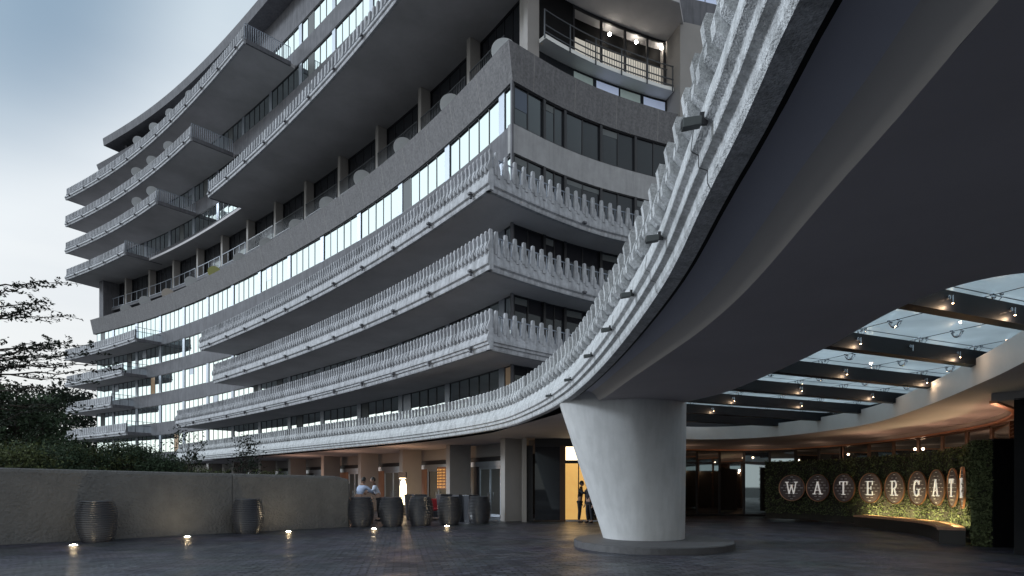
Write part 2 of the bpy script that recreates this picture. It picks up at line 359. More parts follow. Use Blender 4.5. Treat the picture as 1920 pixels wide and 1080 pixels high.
# O: outer edge of the balconies on the long front; F: its glass line is O moved 2.5 m in
O = Curve([(-.87, 23.0), (-2.64, 25.3), (-4.65, 28.0), (-7.05, 31.1), (-9.5, 33.9), (-15, 39.9), (-23.7, 48.2), (-28.0, 52.5), (-30.8, 55.0), (-36.7, 59.5), (-39, 61.3), (-42.8, 64.1), (-46.3, 66.4), (-50.1, 68.7)], side=1, deg=5)
F = Curve([(0.0, 25.95), (-.54, 26.85), (-1.74, 28.95), (-2.75, 30.3), (-4.53, 32.5), (-6.4, 34.8), (-9.13, 37.75), (-12.7, 41.7), (-15.9, 44.96), (-19.8, 48.66), (-23.3, 51.8), (-26.6, 54.6), (-31.3, 58.5), (-36.3, 62.2), (-40.1, 64.9), (-47.0, 69.1)], side=1, deg=5)
# right-hand front (concave too)
RF = Curve([(0, 26.0), (2.17, 27.8), (4.4, 29.25), (7.2, 30.6), (8.9, 31.2), (14, 32.4), (22, 33.2), (34, 33.2)], side=-1)
RO = Curve([(-.87, 23.0), (.86, 24.67), (2.4, 26.0), (3.87, 27.1), (5.5, 28.0), (7.6, 29.0), (10.5, 30.0)], side=-1)
# canopy edge: follows O from the left, leaves it at the corner and runs to the camera
K = Curve([(1.02, -1.5), (1.12, 1.0), (1.24, 2.8), (1.34, 3.7), (1.42, 4.7), (1.57, 6.3), (1.62, 8.2), (1.60, 10.6), (1.48, 13.2), (1.25, 15.6), (.72, 18.6), (-.35, 22.4), (-2.3, 25.8), (-4.7, 29.0), (-7.2, 31.8), (-10.2, 34.8), (-16.0, 40.6), (-23.7, 48.0), (-29, 53)], side=1)
FO = 2.5
S = [3.72+3*k-3 for k in range(0, 14)]    # S[1]=3.72 ... S[12]=36.72
LF = O.L    # arc length of the long front
print('curve length', LF, 'K', K.L)

# ------------------------------------------------------------------ ground
MB().quad((-500, -300, 0), (500, -300, 0), (500, 900, 0), (-500, 900, 0)).build('ground', M['asphalt'])['kind'] = 'structure'
MB().quad((-30, -12, .004), (40, -12, .004), (40, 60, .004), (-30, 60, .004)).build('forecourt_paving', M['paving'])['kind'] = 'structure'

# ================================================================== HOTEL
hotel = empty('hotel_building', (0, 0, 0), 0, 'big curved grey concrete building with stacked balconies and toothed parapets, filling the left and centre', 'building')
MODULE = 4.95; S_FIRST = .7
def Fp(s, off=0.0): return F.p(s, off)
# where the corner of F sits on arc length (corner point is (0,26))
sF0 = 0.0
print('sF0', sF0, Fp(sF0))
def window(cv, off, s0, s1, z0, z1, n, m_glass, parent, fr=.05, mull=.036, jit=.004, pier=None, m_frame=None, lit=None, blinds=()):
    """one window: n panes as one mesh; its frame (bars, mullions, side panel) a sub-part"""
    g = MB(); f = MB(); ss = [s0+(s1-s0)*i/n for i in range(n+1)]
    for i in range(n):
        a, b = cv.p(ss[i], off), cv.p(ss[i+1], off); j = random.uniform(-jit, jit); k = random.uniform(-jit, jit)
        na = cv.n(ss[i])
        g.quad((a[0]+na[0]*j, a[1]+na[1]*j, z0), (b[0]-na[0]*j, b[1]-na[1]*j, z0), (b[0]-na[0]*(j-k), b[1]-na[1]*(j-k), z1), (a[0]+na[0]*(j+k), a[1]+na[1]*(j+k), z1))
    for i, t in enumerate(ss):
        f.obox(cv.p(t, off+.0), cv.t(t), cv.n(t), mull/2, .028, z0, z1)
    sweep(f, cv, [(off-.03, z0-.01), (off+.07, z0-.01), (off+.07, z0+fr), (off-.03, z0+fr)], s0, s1, 1.3)
    sweep(f, cv, [(off-.03, z1-fr), (off+.06, z1-fr), (off+.06, z1+.01), (off-.03, z1+.01)], s0, s1, 1.3)
    o = g.build('window', m_glass, parent)
    f.build('window_frame', m_frame or M['frame'], o)
    if pier is not None:
        q = MB(); sweep(q, cv, [(off-.02, z0), (off+.06, z0), (off+.06, z1), (off-.02, z1)], pier[0], pier[1], 1.0)
        q.build('pier_panel', M['pil'], o)
    for (i0, i1, za, zb, mm) in blinds:
        q = MB(); sweep(q, cv, [(off+.006, za), (off+.012, za), (off+.012, zb), (off+.006, zb)], ss[i0]+.04, ss[i1]-.04, 1.0)
        q.build('blind', mm, o)
    return o
def window_run(cv, off, sa, sb, z0, z1, m_glass, parent, first=S_FIRST, mod=MODULE, narrow=.45, n=5, blind_fn=None, mull=.036):
    t = first
    while t > sa: t -= mod
    while t < sb:
        a, b = max(t, sa), min(t+mod, sb)
        if b-a > .4:
            pr = (max(t, sa), t+narrow) if t+narrow > sa+.05 and t+narrow < sb else None
            w0 = pr[1] if pr else a
            k = max(1, int(round((b-w0)/((mod-narrow)/n))))
            if b-w0 > .2:
                bl_ = list(blind_fn(k)) if blind_fn else []
            q_ = random.random(); i0 = random.randrange(k)
            if q_ < .22: bl_.append((i0, i0+1, z0+.06, z1-.06, M['greyblind']))
            elif q_ < .30: bl_.append((i0, i0+1, z1-random.uniform(.5, 1.1), z1-.06, M['pil']))
            elif q_ < .325 and z0 < 14: bl_.append((i0, i0+1, z0+.06, z1-.06, M['curtain']))
            window(cv, off, w0, b, z0, z1, k, m_glass, parent, pier=pr, mull=mull, blinds=bl_)
        t += mod
END = F.L-.3     # left end of the building proper
GH = 1.78        # glass height below each slab line
# --- long front, lower floors (flat bands of concrete and glass)
wallL = MB(); 
for k in range(1, 6):
    z0, z1 = S[k], S[k+1]-GH
    sweep(wallL, F, [(0.0, z0), (0.0, z1), (0.0-.28, z1), (0.0-.28, z0)], sF0, END, 1.2)
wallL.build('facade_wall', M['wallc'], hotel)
leftedge = lambda px, z=None: F.at_px(px)
for k in range(1, 6):
    a = sF0 if k in (4, 5) else sF0
    window_run(F, 0.0-.10, a, END, S[k+1]-GH, S[k+1], M['glass'], hotel, first=S_FIRST)
# --- the big leaning parapet band above, wrapping the corner
bandL = MB(); sweep(bandL, F, [(0.0+.04, S[6]), (0.0+.36, S[6]+1.55), (0.0+.12, S[6]+1.55), (-.3, S[6]+.3), (-.3, S[6])], .3, END+.6, 1.2, caps=True)
# --- terrace storey: deep recess two floors high
TO = 1.65; GO = 2.05
deck = MB()
sweep(deck, F, [(0.0+.0, S[6]+.02), (0.0+.0, S[6]+.28), (0.0-GO-.4, S[6]+.28), (0.0-GO-.4, S[6]+.02)], 2.6, END, 1.5)
deck.build('terrace_deck', M['soffit'], hotel)
mid = MB(); sweep(mid, F, [(-1.2, S[7]-.25), (-1.2, S[7]+.02), (0.0-GO-.2, S[7]+.02), (0.0-GO-.2, S[7]-.25)], 2.4, END-.5, 1.5)
mid.build('mezzanine_slab', M['wallc'], hotel)
q = 0
t = S_FIRST+.25
terr_cols = []
while t < END:
    c = MB().obox(F.p(t, 0.0-TO), F.t(t), F.n(t), .17, .32, S[6]+.28, S[8]).build('terrace_column', M['pillar'], hotel, bevel=.02); terr_cols.append(t)
    t += MODULE
for a in terr_cols:
    b = min(a+MODULE, END-.3); a0 = a+.2
    if b-a0 < 1: continue
    if a0 < 2.4: a0 = 2.6
    window(F, 0.0-GO, a0-.3, b, S[6]+.28, S[7]-.25, 5, M['gdark'], hotel)
    window(F, 0.0-GO, a0-.3, b, S[7]+.02, S[8]-.02, 5, M['gdark'], hotel)
    r = MB(); o_ = -1.28
    for z in (S[7]+.1, S[7]+1.08): sweep(r, F, [(o_-.025, z), (o_+.025, z), (o_+.025, z+.05), (o_-.025, z+.05)], a0, b-.2, 1.5)
    far_ = a > 32
    for u in np.arange(a0+.05, b-.2, .16 if not far_ else 1.1): r.obox(F.p(u, o_), F.t(u), F.n(u), .012 if not far_ else .03, .012, S[7]+.1, S[7]+1.1)
    r.build('railing', M['rail'] if not far_ else M['drail'], hotel)
endcol = MB().obox(F.p(END-.35, 0.0-TO+.4), F.t(END), F.n(END), .45, .9, S[6]+.28, S[8]).build('end_wall', M['wallc'], hotel)
# --- upper front, set back a further 1.1 m
UF = -1.1
wu = MB()
for k in range(8, 13):
    sweep(wu, F, [(UF, S[k]), (UF, S[k+1]-1.62 if k < 12 else S[12]+.02), (UF-.28, S[k+1]-1.62 if k < 12 else S[12]+.02), (UF-.28, S[k])], sF0-.2, END-.2, 1.2)
sweep(wu, F, [(UF, S[12]), (UF, S[12]+2.4), (UF-.28, S[12]+2.4), (UF-.28, S[12])], sF0-.2, F.at_px(395), 1.2)
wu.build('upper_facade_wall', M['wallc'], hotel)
for k in range(8, 12):
    window_run(F, UF-.10, sF0-.2, END-.2, S[k+1]-1.62, S[k+1], M['glass'], hotel, first=S_FIRST+.4)
window_run(F, UF-.8, F.at_px(395), END-.6, S[12]-.2, S[12]+2.4, M['gdark'], hotel, first=S_FIRST+.4)
for t in np.arange(F.at_px(395), END-.5, 4.95):
    MB().obox(F.p(t, UF-.3), F.t(t), F.n(t), .2, .4, S[12]-.3, S[12]+2.4).build('roof_column', M['wallc'], hotel)
lp = MB(); sweep(lp, F, [(UF+.1, S[12]-1.1), (UF+1.0, S[12]+1.1), (UF+.82, S[12]+1.1), (UF-.2, S[12]-1.1)], F.at_px(300), END+.2, 1.2); lp.build('leaning_parapet', M['wallc'], hotel)
roof = MB()
sweep(roof, F, [(UF+1.35, 39.1), (UF+1.45, 39.85), (UF-14, 39.85), (UF-14, 39.1)], sF0-3, F.at_px(199), 1.5)
roof.build('roof', M['wallc'], hotel)
# end wall and back of the block so nothing is open
back = MB()
a = F.p(END, 0.0-.29); b = F.p(END, 0.0-12); back.prism([(a[0], a[1], 0), (b[0], b[1], 0), (b[0], b[1], S[6]), (a[0], a[1], S[6])], (0, 0, 0), (.3, .3, 0))
a = F.p(END-.2, UF-.29); b = F.p(END-.2, 0.0-12); back.prism([(a[0], a[1], S[6]), (b[0], b[1], S[6]), (b[0], b[1], 39.2), (a[0], a[1], 39.2)], (0, 0, 0), (.3, .3, 0))
back.build('side_wall', M['wallc'], hotel)
core = MB(); sweep(core, F, [(-5, 0), (-5, 38.3), (-5.3, 38.3), (-5.3, 0)], 2.5, END-1, 3); core.build('core_wall', M['black'], hotel)

# ------------------------------------------------------------------ balconies
RIB = [(-.12, 1.45), (-.005, 1.47), (.02, 1.36), (-.01, 1.22), (-.005, 1.06), (.06, .90), (.11, .80), (.11, .70), (.03, .62), (-.12, .60)]
BLK = [(-.12, 1.00), (.05, 1.00), (.10, .92), (.15, .74), (.14, .60), (.06, .50), (-.12, .50)]
RIBS = [(-.14, 1.14), (.0, 1.16), (.02, 1.08), (.02, .62), (.07, .42), (-.14, .36)]
def ribs(mb, cv, z, s0, s1, pitch, w=.085, style='full', wtop=None):
    for i, t in enumerate(np.arange(s0+pitch*.3, s1-.05, pitch)):
        T = Vector((*cv.t(t), 0)); n = cv.n(t); P = cv.p(t)
        def pl(prof, dt): return [(P[0]+n[0]*(a-.06)+T.x*dt, P[1]+n[1]*(a-.06)+T.y*dt, z+b) for a, b in prof]
        if style == 'full':
            mb.prism(pl(RIB, 0), -T*w, T*w*.2); mb.prism(pl(BLK, 0), T*w*.22, T*(w*1.45))
        elif style == 'fin': mb.prism(pl(RIBS, 0), -T*w*.5, T*w*.5)
        elif style == 'front':   # seen face on: a tapering plate with a block low on one side
            pass
def parapet_profile(z, grooves=2, top=.76):
    p = [(-.06, z-.06), (-.04, z), (-.04, z+.10)]
    if grooves == 2: p += [(.02, z+.13), (.02, z+.22), (.08, z+.25), (.075, z+.34)]
    else: p += [(.04, z+.15), (.045, z+.20)]
    p += [(.04, z+(.45 if grooves == 2 else .26)), (-.01, z+(.60 if top > .6 else .36)), (-.10, z+top), (-.22, z+top), (-.22, z-.06)]
    return p
def brackets(cv, z, s0, s1, every, parent, first=1.2):
    for t in np.arange(s0+first, s1, every):
        b = MB().obox(cv.p(t, .05), cv.t(t), cv.n(t), .09, .11, z+.14, z+.22); b.obox(cv.p(t, .06), cv.t(t), cv.n(t), .035, .05, z+.0, z+.14)
        b.build('drip_spout', M['wallc'], parent)
def balcony(cv, k, s0, s1, pitch=.29, style='full', depth=None, grooves=2, inner=-3.0, sp=3.35, lab=None, conc='conc', w=.074, drip=True, poly=None):
    z = S[k]; depth = inner
    if poly: sl = slab_poly(poly, z)
    else: sl = MB(); sweep(sl, cv, [(-.22, z-.02), (-.22, z+.24), (depth+.01, z+.24), (depth+.01, z-.02)], s0, s1, .9)
    slab = sl.build('balcony', M['soffit'], hotel)
    if lab: slab['label'] = lab
    pp = MB(); sweep(pp, cv, parapet_profile(z, grooves, .76 if style == 'full' else .46), s0, s1, .9)
    ribs(pp, cv, z, s0, s1, pitch, style=style, w=w)
    pp.build('parapet', M[conc], slab)
    if style == 'full':
        jn = MB()
        for t in np.arange(s0+1.2+1.67, s1-.5, 3.35):
            T = Vector((*cv.t(t), 0)); n = cv.n(t); P = cv.p(t)
            pf_ = [(a_+.004, b_) for a_, b_ in parapet_profile(z, grooves)[:-2]]; pts = [(P[0]+n[0]*a_, P[1]+n[1]*a_, b_) for a_, b_ in pf_]+[(P[0]-n[0]*.1, P[1]-n[1]*.1, z+.5), (P[0]-n[0]*.1, P[1]-n[1]*.1, z)]
            jn.prism(pts, -T*.008, T*.008)
        jn.build('panel_joint', M['frame'], slab)
    if drip: brackets(cv, z, s0, s1, sp, slab)
    return slab
def end_rail(slab, s, z, bars=True, depth=-FO, side=1, h=1.15):
    """railing across the open end of a balcony"""
    r = MB(); n = int(abs(depth)/.17) if bars else 3; T = O.t(s); Nn = O.n(s)
    for i in range(n+1): r.obox(O.p(s+.05*side, -.1+(depth+.15)*i/n), T, Nn, .012 if bars else .02, .022, z+.2, z+.24+h)
    for zz in ((z+.24+h,) if bars else (z+.95, z+1.36)):
        a = O.p(s+.05*side, -.1); b = O.p(s+.05*side, depth+.05); r.tube([(a[0], a[1], zz), (b[0], b[1], zz)], .025, 6)
    r.build('end_railing', M['drail'] if bars else M['rail'], slab)
    e_ = MB(); a = O.p(s, -.2); b = O.p(s, depth+.02); d = Vector((O.t(s)[0], O.t(s)[1], 0))*.12*side
    e_.prism([(a[0], a[1], z-.04), (b[0], b[1], z-.04), (b[0], b[1], z+.28), (a[0], a[1], z+.28)], -d*.3, d)
    e_.build('end_edge', M['wallc'], slab)
def glass_end(slab, s, z, depth=-FO, side=1):
    g = MB(); a = O.p(s+.06*side, -.15); b = O.p(s+.06*side, depth+.05)
    g.quad((a[0], a[1], z+.3), (b[0], b[1], z+.3), (b[0], b[1], z+1.05), (a[0], a[1], z+1.05)); g.build('glass_screen', M['clearglass'], slab)
def slab_poly(pts, z):
    mb = MB(); tri = tessellate_polygon([[Vector((x, y, 0)) for x, y in pts]]); n = len(pts)
    mb.add([(x, y, z-.02) for x, y in pts]+[(x, y, z+.24) for x, y in pts], [tuple(t_) for t_ in tri]+[tuple(i+n for i in t_) for t_ in tri]+[(i, (i+1)%n, (i+1)%n+n, i+n) for i in range(n)])
    return mb
def corner_poly(s1, f_in, r_in, r_end, r_out=-.22, fs=1.2, rs=1.0):
    o_ = [O.p(t, -.22) for t in steps(.3, s1, 1.0)][::-1]
    r_ = [RO.p(t, r_out) for t in steps(.3, r_end, .8)]
    rb = [RF.p(t, r_in) for t in steps(rs, r_end+1.0, .8)][::-1]
    e_ = O.p(s1, -3.2); sf = min(np.linspace(0, F.L, 600), key=lambda t: (F.p(t, f_in)[0]-e_[0])**2+(F.p(t, f_in)[1]-e_[1])**2)
    fb = [F.p(t, f_in) for t in steps(fs, sf, 1.0)]
    return o_+[(-.86, 23.29)]+r_+rb+fb
# three long balconies A B C, mitred at the corner
for k, px in ((2, 330), (3, 399), (4, 374)):
    s1 = O.at_px(px)
    b = balcony(O, k, 0.0, s1, .29, grooves=2 if k == 2 else 1, poly=corner_poly(s1, -.5, -.5, RO.L))
# upper long balcony D
D1 = O.at_px(389)
bD = balcony(O, 8, 0.0, D1, .44, style='fin', grooves=1, w=.17, sp=3.35, poly=corner_poly(D1, -2.3, -2.3, 11.0, fs=3.2, rs=2.7))
end_rail(bD, D1, S[8], side=1)
# left-hand stack
for k, px, bars in ((8, 232, True), (9, 291, True), (10, 356, True), (11, 455, True)):
    s0 = O.at_px(px); b = balcony(O, k, s0, LF, .34, style='fin', grooves=1, inner=-4.0, w=.15)
    end_rail(b, s0, S[k], bars, depth=-3.6, side=-1)
bx = MB(); sweep(bx, F, [(0, S[8]-.012), (0, S[8]+.2), (-2.3, S[8]+.2), (-2.3, S[8]-.012)], F.at_px(460), END, 1.5)
bx.build('terrace_ceiling', M['soffit'], hotel)
for k, px in ((5, 252), (4, 228), (3, 207), (2, 235)):
    s0 = O.at_px(px); b = balcony(O, k, s0, LF, .42, style='fin', grooves=1, w=.30)
    end_rail(b, s0, S[k], False, side=-1); glass_end(b, s0, S[k], side=-1)
# railings across the left ends of A B C
for k, px in ((2, 330), (3, 399), (4, 374)):
    pass

# ------------------------------------------------------------------ right-hand front
wr = MB()
REND = 34
for k in range(1, 6):
    sweep(wr, RF, [(0, S[k]), (0, S[k+1]-GH), (-.28, S[k+1]-GH), (-.28, S[k])], 0, REND, 1.0)
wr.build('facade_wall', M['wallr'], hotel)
bandR = MB()
# mitre of the corner: the left band's lean meets the right band's
def bl(k_, kind='dark'):
    r = random.random()
    if r < .35: return ((0, k_, 0, 0, None),)[:0]
    return ()
SP = [0.0, 1.9, 3.15, 5.3, 7.35, 9.55]
for k in range(1, 6):
    z1 = S[k+1]; z0 = z1-GH
    for i in range(len(SP)-1):
        bls = []
        if k == 5 and i == 0: bls = [(0, 1, z1-1.0, z1-.15, M['bluegrey'])]
        elif (i+k) % 2 == 0: bls = [(0, 1, z1-.38, z1-.1, M['greyblind'])]
        if k == 4 and i == 2: bls = [(0, 2, z1-.3, z1-.1, M['greyblind'])]
        n = 2 if i else 2
        window(RF, -.10, SP[i]+.06, SP[i+1]-.02, z0, z1, n, M['gdark'], hotel, mull=.06, blinds=bls, jit=.01)
        if i < 4:
            MB().obox(RF.p(SP[i+1], -.06), RF.t(SP[i+1]), RF.n(SP[i+1]), .07, .07, z0, z1).build('mullion_post', M['frame'], hotel)
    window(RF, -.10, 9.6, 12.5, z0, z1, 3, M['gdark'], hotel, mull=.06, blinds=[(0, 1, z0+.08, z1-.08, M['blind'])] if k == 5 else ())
    window(RF, -.10, 12.6, REND-4, z0, z1, 14, M['gdark'], hotel)
# corner strip: sky-reflecting pane beside the corner is part of the long front; vertical corner post
MB().obox((0.0, 25.99), RF.t(0), RF.n(0), .05, .05, S[1], S[6]).build('corner_post', M['wallc'], hotel)
RW = 9.5    # where the flat pier wall begins
z = S[6]
c1 = RF.p(RW+.3)
nl, nr = O.n(sF0), RF.n(0)
def joint(a, off_l, off_r, z):
    """corner point where the two fronts, each moved outward, meet"""
    p = Vector(Fp(sF0, off_l)); q = Vector(RF.p(0, off_r)); tl = Vector(O.t(sF0)); tr = Vector(RF.t(0))
    # p + a tl = q + b tr
    den = tl.x*tr.y-tl.y*tr.x; d_ = q-p; a_ = (d_.x*tr.y-d_.y*tr.x)/den
    r = p+tl*a_; return (r.x, r.y, z)
sweep(bandR, RF, [(.04, z), (.12, z+1.58), (-.15, z+1.58), (-.3, z+.3), (-.3, z)], .15, RW+.3, .7)
J = [joint(0, .04, .04, z), joint(0, .30, .10, z+1.58), joint(0, .08, -.15, z+1.58), joint(0, -.3, -.3, z)]
A_ = [(*Fp(.3, .04), z), (*Fp(.3, .36), z+1.55), (*Fp(.3, .12), z+1.55), (*Fp(.3, -.3), z)]
B_ = [(*RF.p(.15, .04), z), (*RF.p(.15, .12), z+1.58), (*RF.p(.15, -.15), z+1.58), (*RF.p(.15, -.3), z)]
for X_, Y_ in ((A_, J), (J, B_)):
    for i in range(4): bandL.quad(X_[i], X_[(i+1)%4], Y_[(i+1)%4], Y_[i])
jl = MB()
for t in np.arange(2.5, END, 2.475):
    T = Vector((*F.t(t), 0)); jl.prism([(*F.p(t, .046), S[6]+.02), (*F.p(t, .366), S[6]+1.55), (*F.p(t, .34), S[6]+1.55), (*F.p(t, .02), S[6]+.02)], -T*.008, T*.008)
for t in np.arange(1.2, RW, 2.475):
    T = Vector((*RF.t(t), 0)); jl.prism([(*RF.p(t, .046), S[6]+.02), (*RF.p(t, .126), S[6]+1.58), (*RF.p(t, .10), S[6]+1.58), (*RF.p(t, .02), S[6]+.02)], -T*.008, T*.008)
jl.build('panel_joint', M['pillar'], hotel)
bandL.build('parapet_band', M['band'], hotel); bandR.build('parapet_band', M['band'], hotel)
# storey S6: windows under the mezzanine balcony, then lit room above
mz = MB(); sweep(mz, RF, [(-.15, S[7]-.10), (-.15, S[7]+.08), (-2.4, S[7]+.08), (-2.4, S[7]-.10)], 2.1, RW+.25, .7)
mzo = mz.build('mezzanine_balcony', M['white'], hotel)
r = MB()
for zz in (S[7]+.12, S[7]+.42, S[7]+1.08): sweep(r, RF, [(-.14, zz), (-.10, zz), (-.10, zz+.04), (-.14, zz+.04)], 2.0, RW+.2, .7)
for u in np.linspace(2.0, RW+.15, 6): r.obox(RF.p(u, -.11), RF.t(u), RF.n(u), .025, .025, S[7]-.16, S[7]+1.12)
r.build('balcony_railing', M['rail'], mzo)
r = MB()
for u in np.arange(4.8, RW+.1, .14): r.obox(RF.p(u, -.55), RF.t(u), RF.n(u), .009, .009, S[7]+.05, S[7]+1.2)
sweep(r, RF, [(-.57, S[7]+1.18), (-.53, S[7]+1.18), (-.53, S[7]+1.22), (-.57, S[7]+1.22)], 4.8, RW+.1, .7)
r.build('inner_railing', M['rail'], mzo)
g = MB(); sweep(g, RF, [(-.95, S[6]+.2), (-.95, S[7]-.1)], 2.0, RW+.3, .8, close=False)
g.build('window', M['gdark'], hotel)
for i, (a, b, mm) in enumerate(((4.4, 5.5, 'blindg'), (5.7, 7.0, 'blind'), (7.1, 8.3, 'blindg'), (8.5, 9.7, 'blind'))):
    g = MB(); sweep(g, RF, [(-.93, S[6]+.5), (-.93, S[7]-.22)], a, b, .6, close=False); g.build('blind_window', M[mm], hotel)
g = MB(); sweep(g, RF, [(-.95, S[7]), (-.95, S[8]-.02)], 1.6, 4.4, .8, close=False); g.build('dark_screen', M['black'], hotel)
g = MB(); sweep(g, RF, [(-1.5, S[7]+.05), (-1.5, S[7]+1.95)], 4.4, RW+.3, .8, close=False); g.build('lit_room', M['room'], hotel)
g = MB(); sweep(g, RF, [(-1.6, S[7]), (-1.6, S[8])], 4.4, RW+.3, .8, close=False); g.build('room_back', M['black'], hotel)
f = MB()
for u in (4.4, 6.0, 7.4, 8.75, RW+.2): f.obox(RF.p(u, -.97), RF.t(u), RF.n(u), .05, .05, S[7], S[8]-.03)
sweep(f, RF, [(-.93, S[8]-.16), (-.93, S[8]-.03), (-1.0, S[8]-.03), (-1.0, S[8]-.16)], 4.4, RW+.25, .7)
f.build('window_frame', M['frame'], hotel)
lampm = mat('room lamp', (1, 1, 1), .5, emit=(1, .92, .78), estr=45)
for px, py in ((1143, 64), (1193, 79), (1240, 90)):
    u = min(np.linspace(3, 10, 300), key=lambda t: abs(960+FPX*RF.p(t, -1.2)[0]/RF.p(t, -1.2)[1]-px)); P = RF.p(u, -1.2)
    zz = 1.5+(HZ-py)*P[1]/FPX
    MB().lathe([(.0, -.07), (.07, -.04), (.085, 0), (.07, .04), (0, .07)], (P[0], P[1], zz), 12).build('room_lamp', lampm, hotel)
# corner pillar on the terrace at x 985 and the wall panel at x 1283-1330
MB().obox((.80, 28.3), RF.t(0), RF.n(0), .42, .22, S[6]+.3, S[8]).build('terrace_column', M['pillar'], hotel, bevel=.03)
pw = MB(); pa = RF.p(RW+.3, .35); pb = RF.p(RW+1.75, .35); pc = RF.p(RW+1.75, -2.5); pd = RF.p(RW+.3, -2.5)
pw.hexa([(p_[0], p_[1], S[5]) for p_ in (pa, pb, pc, pd)]+[(p_[0], p_[1], S[8]+.1) for p_ in (pa, pb, pc, pd)]); pw.build('wall_pier', M['pillar'], hotel)
pw = MB(); sweep(pw, RF, [(.3, S[8]), (.3, S[8]+1.4), (-.4, S[8]+1.4), (-.4, S[8])], RW+.3, 30, 1.2)
sweep(pw, RF, [(.3, S[9]), (.3, S[9]+14), (-.4, S[9]+14), (-.4, S[9])], RW+.3, 30, 1.2)
sweep(pw, RF, [(-.05, S[6]), (-.05, S[6]+1.0), (-.4, S[6]+1.0), (-.4, S[6])], RW+1.76, 30, 1.2)
sweep(pw, RF, [(-.05, S[7]), (-.05, S[7]+1.0), (-.4, S[7]+1.0), (-.4, S[7])], RW+1.76, 30, 1.2)
pw.build('facade_wall', M['wallc'], hotel)
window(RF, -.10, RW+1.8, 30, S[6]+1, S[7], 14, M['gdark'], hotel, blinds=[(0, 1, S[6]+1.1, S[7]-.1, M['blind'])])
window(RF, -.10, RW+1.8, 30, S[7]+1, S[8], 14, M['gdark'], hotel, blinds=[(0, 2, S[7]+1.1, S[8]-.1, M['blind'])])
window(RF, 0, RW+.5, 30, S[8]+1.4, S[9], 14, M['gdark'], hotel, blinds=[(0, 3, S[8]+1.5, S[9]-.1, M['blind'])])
# upper right block to close the sky above the soffit
ub = MB(); sweep(ub, RF, [(-.2, S[8]+.45), (-.2, S[12]), (-.5, S[12]), (-.5, S[8]+.45)], -1, RW+.3, 1.0); ub.build('upper_facade_wall', M['wallc'], hotel)

# right faces of balconies A B C: separate tapered teeth with a rail behind
def tooth_front(cv, t, z, parent):
    P = cv.p(t, -.06); T = cv.t(t); n = cv.n(t); mb = MB()
    prof = [(-.14, .60), (.10, .60), (.10, .66), (.085, .95), (.052, 1.42), (.04, 1.47), (-.07, 1.47), (-.082, 1.42), (-.125, .95)]
    pts = [(P[0]+T[0]*a, P[1]+T[1]*a, z+b) for a, b in prof]; mb.prism(pts, (-n[0]*.03, -n[1]*.03, 0), (n[0]*.07, n[1]*.07, 0))
    prof = [(.0, .50), (.15, .50), (.15, .82), (.09, .98), (.02, .98)]
    pts = [(P[0]+T[0]*a, P[1]+T[1]*a, z+b) for a, b in prof]; mb.prism(pts, (n[0]*.0, n[1]*.0, 0), (n[0]*.10, n[1]*.10, 0))
    return mb
for k in (2, 3, 4):
    z = S[k]
    slab = MB(); sweep(slab, RO, [(-.24, z+.25), (-.24, z+.29), (-1.4, z+.29), (-1.4, z+.25)], .5, RO.L, .8); slab = slab.build('balcony', M['wallc'], hotel)
    slab['label'] = 'short side of the balcony with separate tapered teeth'
    pp = MB(); sweep(pp, RO, parapet_profile(z, 2 if k == 2 else 1), .02, RO.L, .6); pp.build('parapet', M['conc'], slab)
    rl = MB(); sweep(rl, RO, [(-.19, z+1.30), (-.15, z+1.30), (-.15, z+1.34), (-.19, z+1.34)], .2, RO.L, .8)
    for u in np.arange(.35, RO.L-.1, .165): rl.obox(RO.p(u, -.17), RO.t(u), RO.n(u), .011, .011, z+.7, z+1.32)
    rl.build('railing', M['drail'], slab)
    for u in np.arange(.42, min(RO.L-.2, 9.4), .5): tooth_front(RO, u, z, slab).build('tooth', M['conc'], slab)
    b = MB(); b.obox(RO.p(5.3, .05), RO.t(5.3), RO.n(5.3), .09, .11, z+.14, z+.22); b.build('drip_spout', M['wallc'], slab)

# ------------------------------------------------------------------ ground floor of the long front
pil_s = [S_FIRST-.05+4.95*i for i in range(0, 9)]
for i, t in enumerate(pil_s):
    p_ = F.p(t, -.35); MB().obox(F.p(t, -.55), F.t(t), F.n(t), .19, .62, 0, 3.66).build('ground_pillar', M['pillar'], hotel, bevel=.015)
gf = MB(); sweep(gf, F, [(-1.5, 3.0), (-1.5, 3.66), (-1.8, 3.66), (-1.8, 3.0)], sF0+.4, END, 1.5); gf.build('shopfront_fascia', M['pillar'], hotel)
bays = [(900, 939), (802, 842), (722, 752), (654, 677), (589, 611), (523, 548), (477, 506), (436, 462)]
for i, t in enumerate(pil_s[:8]):
    b = t+4.75; d1, d0 = F.at_px(bays[i][0], -1.45), F.at_px(bays[i][1], -1.45)
    window(F, -1.45, d0, d1, 0.05, 2.50, 2, M['gdoor'], hotel, mull=.09, fr=.12, m_frame=M['alu'])
    q = MB(); sweep(q, F, [(-1.47, .0), (-1.40, .0), (-1.40, 2.6), (-1.47, 2.6)], d1+.05, b+.6, 1.5)
    q.build('shop_panel', M['warmdim'] if i in (1, 2, 3) else M['frame'], hotel)
    q = MB(); sweep(q, F, [(-1.49, 2.52), (-1.36, 2.52), (-1.36, 2.76), (-1.49, 2.76)], d0-.3, b+.6, 1.5)
    q.build('door_head', M['alu'], hotel)
    q = MB(); sweep(q, F, [(-1.49, 2.77), (-1.42, 2.77), (-1.42, 2.98), (-1.49, 2.98)], d0-.3, b+.6, 1.5)
    q.build('dark_transom', M['frame'], hotel)
    if i < 4:
        for dd_ in (-.09, .09):
            P_ = F.p((d0+d1)/2+dd_, -1.36); MB().tube([(P_[0], P_[1], .85), (P_[0], P_[1], 1.25)], .018, 6).build('door_handle', M['chrome'], hotel)
